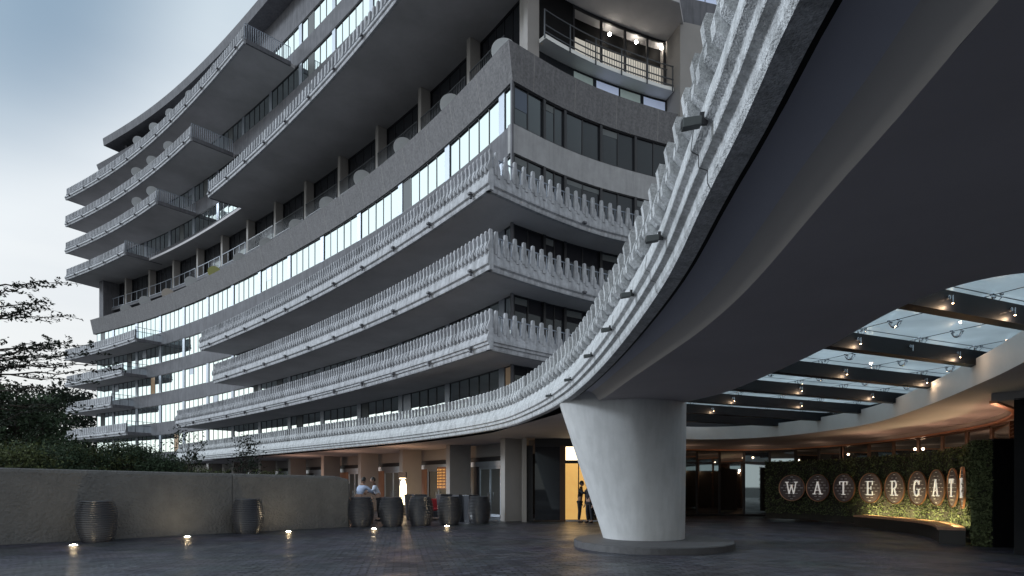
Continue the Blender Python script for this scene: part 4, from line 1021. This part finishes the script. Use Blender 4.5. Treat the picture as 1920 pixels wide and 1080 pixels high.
for px, ch, lab in discs:
    # arc length on the hedge seen at this column, nearest the far end first for the first discs
    cand = [t for t in np.linspace(0, HW.L, 1500)]
    u = min(cand, key=lambda t: abs(960+FPX*HW.p(t, .14)[0]/HW.p(t, .14)[1]-px))
    P = HW.p(u, .13); n = HW.n(u)
    zc = 1.46 if u < 9 else 1.48
    d = empty('letter_board', (P[0], P[1], zc), math.atan2(n[1], n[0])+math.pi/2, 'round board with '+lab, 'sign', 'round letter boards on the hedge wall')
    Rr = .565; nn_ = 40; mb = MB()
    circ = [(Rr*.95*math.cos(2*math.pi*k/nn_), 0, Rr*.95*math.sin(2*math.pi*k/nn_)) for k in range(nn_)]
    mb.prism(circ, (0, -.035, 0), (0, -.005, 0)); bo = mb.build('board', M['stave'], d)
    mb = MB()
    for r_ in range(-4, 5):
        zz = r_*.118; half = math.sqrt(max(0, .5**2-zz*zz)); off = .105 if r_ % 2 else 0
        for xx in np.arange(-.42+off, .5, .21):
            if abs(xx)+.07 < half: mb.box(xx-.055, xx+.055, -.042, -.036, zz-.010, zz+.010)
    mb.build('dash_marks', M['dash'], bo)
    mb = MB(); prof = [(Rr*.965, -.045), (Rr, -.05), (Rr, .0), (Rr*.965, .0)]; vs = []; fs = []
    for k in range(nn_):
        a = 2*math.pi*k/nn_
        for r_, y_ in prof: vs.append((r_*math.cos(a), y_, r_*math.sin(a)))
    for k in range(nn_):
        for j in range(4): fs.append((k*4+j, ((k+1)%nn_)*4+j, ((k+1)%nn_)*4+(j+1)%4, k*4+(j+1)%4))
    mb.add(vs, fs); mb.build('rim', M['copper'], d)
    mb = MB(); hgt = .54
    for q_ in LET[ch]:
        q3 = [(-x*hgt*.92 if False else x*hgt*.92, 0, (y-.5)*hgt) for x, y in q_]; mb.prism(q3, (0, -.072-.00001*len(mb.f), 0), (0, -.045, 0))
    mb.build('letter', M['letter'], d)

# ------------------------------------------------------------------ stucco wall on the left
wall = empty('stucco_wall', (0, 0, 0), 0, 'cream textured stucco planter wall running along the left', 'wall')
A = Vector((-6.13, 23.0)); B = Vector((-15.2, 13.75)); dvec = (B-A).normalized(); nv = Vector((dvec.y, -dvec.x)); nv = nv if nv.dot(Vector((0, 0))-A) > 0 else -nv
Lw = (B-A).length; mid_ = 4.25
def wall_piece(s0, s1, zt0, zt1, r0=False):
    n = 14; prof = []; vs = []; fs = []
    def pr(zt): return [(0, 0), (0, zt-.10), (-.03, zt-.03), (-.09, zt), (-.42, zt), (-.47, zt-.04), (-.5, 0)]
    ss = steps(s0, s1, .5); m = 7
    for t in ss:
        f = (t-s0)/(s1-s0); zt = zt0+(zt1-zt0)*f
        if r0 and t-s0 < .3: zt -= .10*(1-math.sqrt(max(0, 1-(1-(t-s0)/.3)**2)))
        P = A+dvec*t
        for o_, z in pr(zt): q_ = P+nv*o_; vs.append((q_.x, q_.y, z))
    for i in range(len(ss)-1):
        for k in range(m-1): fs.append((i*m+k, i*m+k+1, (i+1)*m+k+1, (i+1)*m+k))
    fs += [tuple(range(m-1, -1, -1)), tuple(range((len(ss)-1)*m, len(ss)*m))]
    return MB().add(vs, fs)
wall_piece(0, mid_-.01, 1.90, 1.94, True).build('wall_section', M['stucco'], wall); wall_piece(mid_+.01, Lw, 1.94, 2.03).build('wall_section', M['stucco'], wall)
# return of the wall and planting bed behind
q0 = A+nv*-.5; q1 = B+nv*-.5
MB().add([(q0.x, q0.y, 1.62), (q1.x, q1.y, 1.62), (-60, 30, 1.62), (-60, 60, 1.62), (-30, 47, 1.62), (-9, 30, 1.62)], [(0, 1, 2, 3, 4, 5)]).build('planting_bed', M['soil'])['kind'] = 'structure'
MB().prism([(q0.x, q0.y, 0), (-9, 30, 0), (-9, 30, 1.62), (q0.x, q0.y, 1.62)], (0, 0, 0), (.3, 0, 0)).build('bed_wall', M['stucco'], wall)

# ------------------------------------------------------------------ ribbed planters
def planter():
    root = empty('ribbed_planter'); prof = [(.0, 0), (.33, 0)]; H_ = 1.12; n = 19
    def rad(z): u = z/H_; return .345+.15*math.sin(math.pi*min(1, max(0, (u*.93+.02))))**.8
    for i in range(n):
        z0 = i*H_/n; z1 = (i+1)*H_/n; dz = z1-z0; ra, rb = rad(z0+.2*dz), rad(z1-.3*dz)
        prof += [(rad(z0)-.045, z0+.001), (rad(z0)-.045, z0+dz*.40), (ra, z0+dz*.44), (ra+.008, z0+dz*.70), (rb-.004, z1-dz*.04)]
    prof += [(rad(H_)-.03, H_), (rad(H_)-.07, H_), (rad(H_)-.08, H_-.12)]
    MB().lathe(prof, (0, 0, 0), 48).build('pot', M['plant'], root)
    MB().lathe([(rad(H_)-.075, H_-.10), (0, H_-.09)], (0, 0, 0), 24).build('soil', M['soil'], root)
    return root
pl0 = planter(); k = 0
spots_p = []
def wallfront(px, off):
    best = min(np.linspace(-2, Lw, 2000), key=lambda t: abs(960+FPX*(A+dvec*t+nv*off).x/(A+dvec*t+nv*off).y-px)); P = A+dvec*best+nv*off; return (P.x, P.y)
plist = [(*wallfront(182, .56), 'ribbed charcoal barrel planter against the wall, nearest at the left'), (*wallfront(465, .56), 'ribbed charcoal barrel planter against the wall by its vertical joint')]
for px, Y, lab in ((677, 23.2, 'barrel planter just past the end of the wall, leftmost of the row of five'), (735, 23.45, 'ribbed charcoal barrel planter, second of the row of five'), (789, 23.8, 'ribbed charcoal barrel planter, middle of the row of five'), (843, 24.4, 'ribbed charcoal barrel planter, fourth of the row, behind a ground light'), (899, 25.3, 'ribbed charcoal barrel planter, rightmost of the row, by the glass doors')):
    plist.append((X(px, Y), Y, lab))
for i, (x, y, lab) in enumerate(plist):
    o = pl0 if i == 0 else copy_tree(pl0); o.location = (x, y, 0); o.rotation_euler = (0, 0, i*.7); tag(o, lab, 'planter', 'ribbed barrel planters')
# tapered square planters behind
def sq():
    r = empty('square_planter'); mb = MB(); a, b, h = .20, .29, 1.16
    mb.hexa([(-a, -a, 0), (a, -a, 0), (a, a, 0), (-a, a, 0), (-b, -b, h), (b, -b, h), (b, b, h), (-b, b, h)]); mb.build('pot', M['plant'], r, bevel=.01)
    MB().box(-b+.03, b-.03, -b+.03, b-.03, h+.001, h+.012).build('soil', M['soil'], r); return r
sq0 = sq()
for i, (px, Y, lab) in enumerate(((771, 27.6, 'tall tapered black planter left of the pair behind the middle barrel'), (786, 27.2, 'tall tapered black planter right of the pair behind the middle barrel'), (833, 28.2, 'tall tapered black planter half hidden behind the fourth barrel'), (865, 26.3, 'tall tapered black planter between the fourth and fifth barrels, left one'), (882, 26.0, 'tall tapered black planter between the fourth and fifth barrels, right one'))):
    o = sq0 if i == 0 else copy_tree(sq0); o.location = (X(px, Y), Y, 0); o.rotation_euler = (0, 0, .3+.1*i); tag(o, lab, 'planter', 'tapered black planters behind the row')
# low lounge chair with red cushion seen between planters
lc = empty('lounge_chair', (X(813, 28.5), 28.5, 0), .4, 'low dark lounge chair with red cushion between the planters', 'chair')
MB().box(-.45, .45, -.4, .4, .12, .40).build('seat', M['plant'], lc, bevel=.03); MB().box(-.45, .45, .32, .46, .40, .95).build('backrest', M['red'], lc, bevel=.05); MB().box(-.36, .36, -.36, .30, .402, .52).build('cushion', M['red'], lc, bevel=.04)
for sx in (-1, 1):
    MB().box(sx*.45-.06, sx*.45+.06, -.4, .4, .401, .66).build('armrest', M['plant'], lc, bevel=.02)
    for sy in (-1, 1): MB().box(sx*.38-.03, sx*.38+.03, sy*.33-.03, sy*.33+.03, 0, .12).build('leg', M['frame'], lc)
# ground lights
for i, (px, py, lab) in enumerate(((138, 1024, 'in-ground light at the far left in front of the first barrel planter'), (351, 1008, 'in-ground light midway between the two planters on the wall'), (541, 998, 'in-ground light right of the second planter, before the end of the wall'), (701, 993, 'in-ground light between the first two planters of the row'), (838, 988, 'in-ground light in front of the fourth planter of the row'))):
    Y = FPX*1.5/(py-HZ); g = empty('ground_light', (X(px, Y), Y, 0), 0, lab, 'light', 'in-ground lights along the planters')
    MB().lathe([(.13, .004), (.13, .022), (.10, .03), (.085, .026)], (0, 0, 0), 20).build('ring', M['alu'], g)
    MB().lathe([(.080, .022), (.055, .038), (0, .042)], (0, 0, 0), 20).build('lens', M['upl'], g)
    l = bpy.data.lights.new('ground_light_lamp', 'POINT'); l.energy = 2.5; l.color = (1, .74, .42); l.shadow_soft_size = .06
    lo = bpy.data.objects.new('ground_light_lamp', l); col.objects.link(lo); lo.location = (0, 0, .13); lo.parent = g

# ------------------------------------------------------------------ discs standing on the terraces
def disc(px, py, off, z_guess, r, m, lab, base_z, k_='O'):
    cv = F if k_ == 'F' else O; t = cv.at_px(px, off); P = cv.p(t, off); n = (-P[0]/math.hypot(*P), -P[1]/math.hypot(*P)); z = 1.5+(HZ-py)*P[1]/FPX-.12
    d = empty('round_disc', (P[0], P[1], base_z), math.atan2(n[1], n[0])+math.pi/2, lab, 'disc', 'pale round discs on the balconies')
    mb = MB(); c = [(r*math.cos(2*math.pi*k/32), 0, z-base_z+r*math.sin(2*math.pi*k/32)) for k in range(32)]
    mb.prism(c, (0, -.03, 0), (0, .03, 0)); mb.build('panel', m, d)
    MB().tube([(0, .06, 0), (0, .06, max(.1, z-base_z))], .03, 8).build('post', M['rail'], d)
ords = ['farthest left', 'second from the left', 'third from the left', 'fourth from the left', 'fifth from the left', 'sixth from the left', 'seventh from the left', 'eighth from the left', 'ninth from the left', 'tenth from the left', 'eleventh from the left', 'twelfth from the left', 'last, at the corner']
for i, (px, py) in enumerate(((237, 578), (272, 563), (315, 549), (358, 527), (402, 508), (450, 484), (500, 456), (556, 422), (614, 381), (680, 332), (756, 272), (846, 192), (945, 90))):
    m = M['disc_b'] if i == 2 else M['disc_g'] if i == 4 else M['disc']; cn = {2: 'beige', 4: 'olive green'}.get(i, 'pale grey')
    disc(px, py, -.35, 0, .56, m, '%s round disc behind the big concrete band on the terrace, %s' % (cn, ords[i]), S[6]+.28, 'F')
def rowd(pts, off, k, r, where):
    for i, (px, py) in enumerate(pts): disc(px, py, off, 0, r, M['disc'], 'pale grey round disc on the %s, number %s from the right' % (where, ['one', 'two', 'three', 'four', 'five', 'six'][i]), S[k]+.24)
rowd(((702, 48), (655, 102), (599, 162), (550, 212), (507, 255), (462, 297)), -.45, 8, .5, 'long upper balcony')
rowd(((410, 127), (360, 178), (322, 212), (291, 238), (260, 263)), -.45, 11, .5, 'topmost balcony')
rowd(((318, 273), (286, 300), (257, 321)), -.45, 10, .5, 'second balcony from the top')
rowd(((286, 357), (258, 377)), -.45, 9, .5, 'third balcony from the top')

# ------------------------------------------------------------------ trees and shrubs
def limb(mb, a, b, r0, r1, n=5, wob=.15, rnd=random):
    a, b = Vector(a), Vector(b); pts = []
    for i in range(n+1):
        t = i/n; p = a.lerp(b, t)+Vector((rnd.uniform(-1, 1), rnd.uniform(-1, 1), rnd.uniform(-1, 1)))*wob*(t*(1-t)*4)*.5; pts.append(p)
    mb.tube(pts, [r0+(r1-r0)*i/n for i in range(n+1)], 6); return pts
def tree(x, y, base, h, rad, nclump, per, ls, m, lab, name='tree', cat='tree', low=.25, seed=1, group=None, flat=.7, cs=.5, trunk=.16):
    rnd = random.Random(seed); root = empty(name, (x, y, base), 0, lab, cat, group)
    tk = MB(); lf = MB(); top = limb(tk, (0, 0, 0), (rnd.uniform(-.3, .3), rnd.uniform(-.3, .3), h*.8), trunk, trunk*.3, 7, .4, rnd)
    for i in range(nclump):
        u = rnd.uniform(low, 1.0); a = rnd.uniform(0, 6.28); rr = rad*math.sqrt(rnd.random())*math.sin(math.pi*(.12+.80*(u-low)/(1-low)*.95))**.6
        c = Vector((rr*math.cos(a), rr*math.sin(a), u*h)); 
        st_ = top[min(7, int(u*.8*7))]; 
        if i % 2 == 0: limb(tk, st_, c, trunk*.25, .012, 4, .25, rnd)
        cr = cs*rnd.uniform(.6, 1.25)
        for j in range(per):
            d = Vector((rnd.gauss(0, 1), rnd.gauss(0, 1), rnd.gauss(0, flat)))*cr*.5; leaf(lf, c+d, ls*rnd.uniform(.6, 1.3), rnd)
    tk.build('trunk', M['bark'], root); lf.build('crown', m, root); return root
def at(px, Y): return (px-960)*Y/FPX
# feathery tree, upper left: long sprays reaching to the right
def feathery(x, y, base, lab):
    rnd = random.Random(11); root = empty('feathery_tree', (x, y, base), 0, lab, 'tree'); tk = MB(); lf = MB()
    limb(tk, (0, 0, 0), (.3, 0, 8.2), .2, .05, 8, .3, rnd)
    for i in range(46):
        z = rnd.uniform(2.2, 8.3); ln = rnd.uniform(1.8, 4.6)*(1.15-abs(z-4.6)/6.5); a = rnd.uniform(-.9, .9) if rnd.random() < .72 else rnd.uniform(2.2, 4.0)
        s_ = Vector((.3*z/8, 0, z)); e_ = s_+Vector((math.cos(a)*ln, math.sin(a)*ln, rnd.uniform(-.1, .6))); pts = limb(tk, s_, e_, .035, .006, 6, .25, rnd)
        for j in range(10):
            b0 = s_.lerp(e_, .25+.75*j/9); sd_ = rnd.choice((-1, 1)); e2_ = b0+Vector((rnd.uniform(.2, .8)*math.cos(a+sd_*.6), rnd.uniform(.2, .8)*math.sin(a+sd_*.6), rnd.uniform(-.12, .12)))
            tk.tube([b0, e2_], [.007, .003], 4, cap=False)
            for q_ in range(13):
                c = b0.lerp(e2_, rnd.random()*1.1)+Vector((rnd.gauss(0, .05), rnd.gauss(0, .05), rnd.gauss(0, .035))); leaf(lf, c, rnd.uniform(.05, .10), rnd, (0, 0, .8))
    tk.build('trunk', M['bark'], root); lf.build('crown', M['leaf3'], root)
feathery(at(-45, 24), 24.5, 1.6, 'feathery dark tree at the left edge with long drooping sprays against the sky')
tree(at(20, 31), 31, 1.6, 4.8, 2.3, 96, 80, .11, M['leaf'], 'dense dark broadleaf tree low at the left edge', seed=2, low=.05, cs=.75)
tree(at(76, 36), 36, 1.6, 5.0, 1.6, 64, 80, .12, M['leaf'], 'dark rounded tree just left of the balcony ends', seed=5, low=.05, cs=.75)
tree(at(120, 84), 84, 0, 14.5, 6.5, 120, 90, .26, M['leaf3'], 'distant dark spreading tree seen between the lowest left balconies', seed=8, low=.15, cs=1.8, trunk=.3)
tree(at(-10, 80), 80, 0, 12, 8, 100, 80, .30, M['leaf'], 'distant dark tree behind the others at the left edge', seed=9, low=.05, cs=2.2, trunk=.3)
hs_ = [(20, 21.5, 1.15, 1.5), (78, 23, 1.25, 1.5), (135, 25, 1.5, 1.6), (190, 26, 1.6, 1.6), (245, 26.5, 1.5, 1.5), (295, 26.5, 1.2, 1.3), (60, 29, 1.9, 1.8), (160, 31, 1.9, 1.8), (238, 32, 2.1, 1.9), (320, 29, .9, 1.2)]
wl_ = ['at the far left above the wall', 'left of the first planter, above the wall', 'over the first planter', 'right of the first planter, above the wall', 'midway along the wall', 'where the hedge drops, left of the slim saplings', 'tall one behind the far-left shrubs', 'tall one below the lowest balcony', 'tall one right of the lowest balcony end', 'low one between hedge and first sapling']
for i, (px, Y, h, r_) in enumerate(hs_):
    tree(at(px, Y), Y, 1.6, h, r_, 60, 75, .06, M['leaf'] if i % 3 else M['leaf2'], 'dark leafy shrub '+wl_[i], name='shrub', cat='shrub', seed=20+i, low=.1, cs=.5, group='shrubs behind the stucco wall', trunk=.04)
for i, (px, Y, h, r_, lab) in enumerate(((352, 24, 2.2, .62, 'slim young leafy sapling above the middle of the wall'), (462, 24.5, 1.9, .60, 'slim young leafy sapling above the second wall planter'))):
    tree(at(px, Y), Y, 1.6, h, r_, 26, 24, .06, M['leaf3'], lab, name='sapling', seed=50+i, low=.15, cs=.42, group=None, trunk=.025)
for i, (px, Y, h, r_, lab) in enumerate(((395, 23.6, .55, .9, 'low clump of feathery groundcover between the two saplings'), (505, 23.8, .4, .8, 'low clump of groundcover right of the second sapling'))):
    tree(at(px, Y), Y, 1.6, h, r_, 40, 30, .04, M['leaf2'], lab, name='groundcover_clump', cat='plant', seed=60+i, low=.02, cs=.25, trunk=.02)

# ------------------------------------------------------------------ people
def skin_body(name, joints, edges_, m, parent, root_i=0, sub=2):
    me = bpy.data.meshes.new(name); me.from_pydata([j[:3] for j in joints], edges_, []); o = bpy.data.objects.new(name, me); col.objects.link(o); o.parent = parent
    me.materials.append(m)
    s_ = o.modifiers.new('skin', 'SKIN'); s_.use_smooth_shade = True
    sv = me.skin_vertices[0].data
    for i, j in enumerate(joints): sv[i].radius = (j[3], j[4] if len(j) > 4 else j[3]); sv[i].use_root = (i == root_i)
    u = o.modifiers.new('sub', 'SUBSURF'); u.levels = sub; u.render_levels = sub; return o
def person(x, y, rz, lab, shirt, trousers, lean=.15, arm='table', h=1.0, skinm='skin', twist=0):
    root = empty('person', (x, y, 0), rz, lab, 'person'); root.scale = (h, h, h)
    L_ = lean    # forward (-y) lean of the chest
    hip = (0, 0, .94); sh_z = 1.42-L_*.25; sy = -L_*.9
    handL = {'table': (-.22, sy-.42, 1.06), 'side': (-.27, -.04, .78), 'fold': (-.05, sy-.30, 1.12), 'reach': (-.3, sy-.45, 1.22)}[arm]
    handR = {'table': (.24, sy-.40, 1.08), 'side': (.27, -.02, .78), 'fold': (.10, sy-.32, 1.16), 'reach': (.25, -.05, .80)}[arm]
    def elbow(sx, hd): return (sx*.30, (sy+hd[1])/2+.10, (sh_z+hd[2])/2-.06)
    eL, eR = elbow(-1, handL), elbow(1, handR)
    J = [(0, 0, .94, .135, .10), (0, sy*.45, 1.15, .125, .095), (0, sy*.85, sh_z-.10, .155, .11), (0, sy, sh_z+.03, .07, .065), (0, sy-.02, sh_z+.12, .055),
         (-.17, sy, sh_z-.03, .065), (*eL, .042), (handL[0], handL[1], handL[2], .026), (.17, sy, sh_z-.03, .065), (*eR, .042), (handR[0], handR[1], handR[2], .026),
         (-.10, .0, .86, .09), (-.12, -.02, .48, .062), (-.13, .02, .09, .042), (-.13, -.13, .04, .035), (.10, 0, .86, .09), (.12, .02, .48, .062), (.13, .06, .09, .042), (.13, -.09, .04, .035)]
    E = [(0, 1), (1, 2), (2, 3), (3, 4), (2, 5), (5, 6), (6, 7), (2, 8), (8, 9), (9, 10), (0, 11), (11, 12), (12, 13), (13, 14), (0, 15), (15, 16), (16, 17), (17, 18)]
    body = skin_body('body', J, E, M[skinm], root)
    # shirt and trousers follow the body
    S_ = [(0, 0, .93, .152, .115), (0, sy*.45, 1.15, .142, .112), (0, sy*.85, sh_z-.10, .172, .127), (0, sy, sh_z+.01, .08, .075), (-.175, sy, sh_z-.04, .082), (eL[0], eL[1], eL[2], .058), ((handL[0]*.8+eL[0]*.2), (handL[1]*.8+eL[1]*.2), (handL[2]*.8+eL[2]*.2), .04), (.175, sy, sh_z-.04, .082), (eR[0], eR[1], eR[2], .058), ((handR[0]*.8+eR[0]*.2), (handR[1]*.8+eR[1]*.2), (handR[2]*.8+eR[2]*.2), .04)]
    skin_body('shirt', S_, [(0, 1), (1, 2), (2, 3), (2, 4), (4, 5), (5, 6), (2, 7), (7, 8), (8, 9)], M[shirt], root)
    T_ = [(0, 0, .96, .15, .115), (-.10, 0, .86, .108), (-.12, -.02, .48, .08), (-.13, .02, .10, .062), (.10, 0, .86, .108), (.12, .02, .48, .08), (.13, .06, .10, .062)]
    skin_body('trousers', T_, [(0, 1), (1, 2), (2, 3), (0, 4), (4, 5), (5, 6)], M[trousers], root)
    for sx, fy in ((-1, .02), (1, .06)):
        skin_body('shoe', [(sx*.13, fy+.03, .045, .045), (sx*.13, fy-.08, .04, .045), (sx*.13, fy-.18, .03, .03)], [(0, 1), (1, 2)], M['hair'], root)
    hx, hy, hz = 0, sy-.04-L_*.12, sh_z+.235
    hd = MB(); vs = []; fs = []; nu, nv_ = 16, 12
    for i in range(nv_+1):
        th = math.pi*i/nv_
        for j in range(nu):
            a = 2*math.pi*j/nu; x_ = .075*math.sin(th)*math.cos(a); y_ = .095*math.sin(th)*math.sin(a); z_ = .118*math.cos(th)
            if z_ < 0: x_ *= 1-.25*(-z_/.118); y_ *= 1-.12*(-z_/.118)
            if y_ < 0 and abs(x_) < .02 and -.045 < z_ < .0: y_ -= .022      # nose
            if y_ < 0 and .01 < z_ < .035 and .015 < abs(x_) < .045: y_ += .01   # eye sockets
            if y_ < 0 and -.075 < z_ < -.055 and abs(x_) < .03: y_ -= .006
            vs.append((hx+x_, hy+y_, hz+z_))
    for i in range(nv_):
        for j in range(nu): fs.append((i*nu+j, (i+1)*nu+j, (i+1)*nu+(j+1)%nu, i*nu+(j+1)%nu))
    hd.add(vs, fs)
    for sx in (-1, 1): hd.lathe([(0, -.03), (.014, -.02), (.018, .0), (.014, .02), (0, .03)], (hx+sx*.077, hy+.01, hz-.005), 8)
    hd.build('head', M[skinm], root, smooth=True)
    hr = MB(); vs = []; fs = []
    for i in range(8):
        th = math.pi*.62*i/7
        for j in range(nu):
            a = 2*math.pi*j/nu; f_ = 1.0 if math.sin(a) > -.25 else max(.35, 1-.75*(-math.sin(a)-.25)); t_ = th*f_
            vs.append((hx+.084*math.sin(t_)*math.cos(a), hy+.006+.104*math.sin(t_)*math.sin(a), hz+.006+.125*math.cos(t_)))
    for i in range(7):
        for j in range(nu): fs.append((i*nu+j, (i+1)*nu+j, (i+1)*nu+(j+1)%nu, i*nu+(j+1)%nu))
    hr.add(vs, fs); hr.build('hair', M['hair'], root, smooth=True)
    for sx, hnd, el in ((-1, handL, eL), (1, handR, eR)):
        d = (Vector(hnd)-Vector(el)).normalized(); sd_ = Vector((1, 0, 0)) if abs(d.x) < .8 else Vector((0, 1, 0)); sd_ = (sd_-d*sd_.dot(d)).normalized(); dn = Vector((0, 0, -1)) if abs(d.z) < .8 else Vector((0, -1, 0))
        b = Vector(hnd); Jh = [(*(b-d*.01), .022)]; Jh.append((*(b+d*.06), .036, .015)); Eh = [(0, 1)]
        for fi, (o_, ln) in enumerate(((-.028, .065), (-.009, .075), (.010, .07), (.028, .055))):
            r0 = b+d*.085+sd_*o_; r1 = r0+d*ln*.5+dn*.008; r2 = r1+d*ln*.35+dn*.025; i0 = len(Jh); Jh += [(*r0, .010), (*r1, .009), (*r2, .008)]; Eh += [(1, i0), (i0, i0+1), (i0+1, i0+2)]
        r0 = b+d*.03-sd_*sx*.035; i0 = len(Jh); Jh += [(*r0, .012), (*(r0+d*.035-sd_*sx*.02+dn*.01), .009)]; Eh += [(0, i0), (i0, i0+1)]
        skin_body('hand', Jh, Eh, M[skinm], root, sub=1)
    return root
person(X(672, 26.4), 26.4, R(160), 'person in a pale blue shirt leaning over a table just past the wall end', 'shirt', 'cloth', lean=.32, arm='table', h=1.14)
person(X(711, 27.2), 27.2, R(-75), 'person in a white shirt and dark trousers standing by the table, head bowed', 'shirtw', 'cloth', lean=.20, arm='fold', h=1.12)
person(X(1087, 26.0), 26.0, R(75), 'silhouetted person in the yellow lit doorway, reaching out', 'cloth', 'cloth', lean=.05, arm='reach', h=1.0)
person(X(1105, 25.6), 25.6, R(-60), 'dark silhouetted person at the doorway, half hidden by the pier', 'cloth', 'cloth', lean=.05, arm='side', h=.97)
tb_ = empty('host_table', (X(672, 25.2), 25.2, 0), .2, 'small black table in front of the person in the blue shirt', 'table')
MB().box(-.6, .6, -.35, .35, 1.0, 1.05).build('tabletop', M['frame'], tb_, bevel=.01)
for sx in (-1, 1):
    for sy in (-1, 1): MB().box(sx*.55-.025, sx*.55+.025, sy*.3-.025, sy*.3+.025, 0, 1.0).build('leg', M['frame'], tb_)
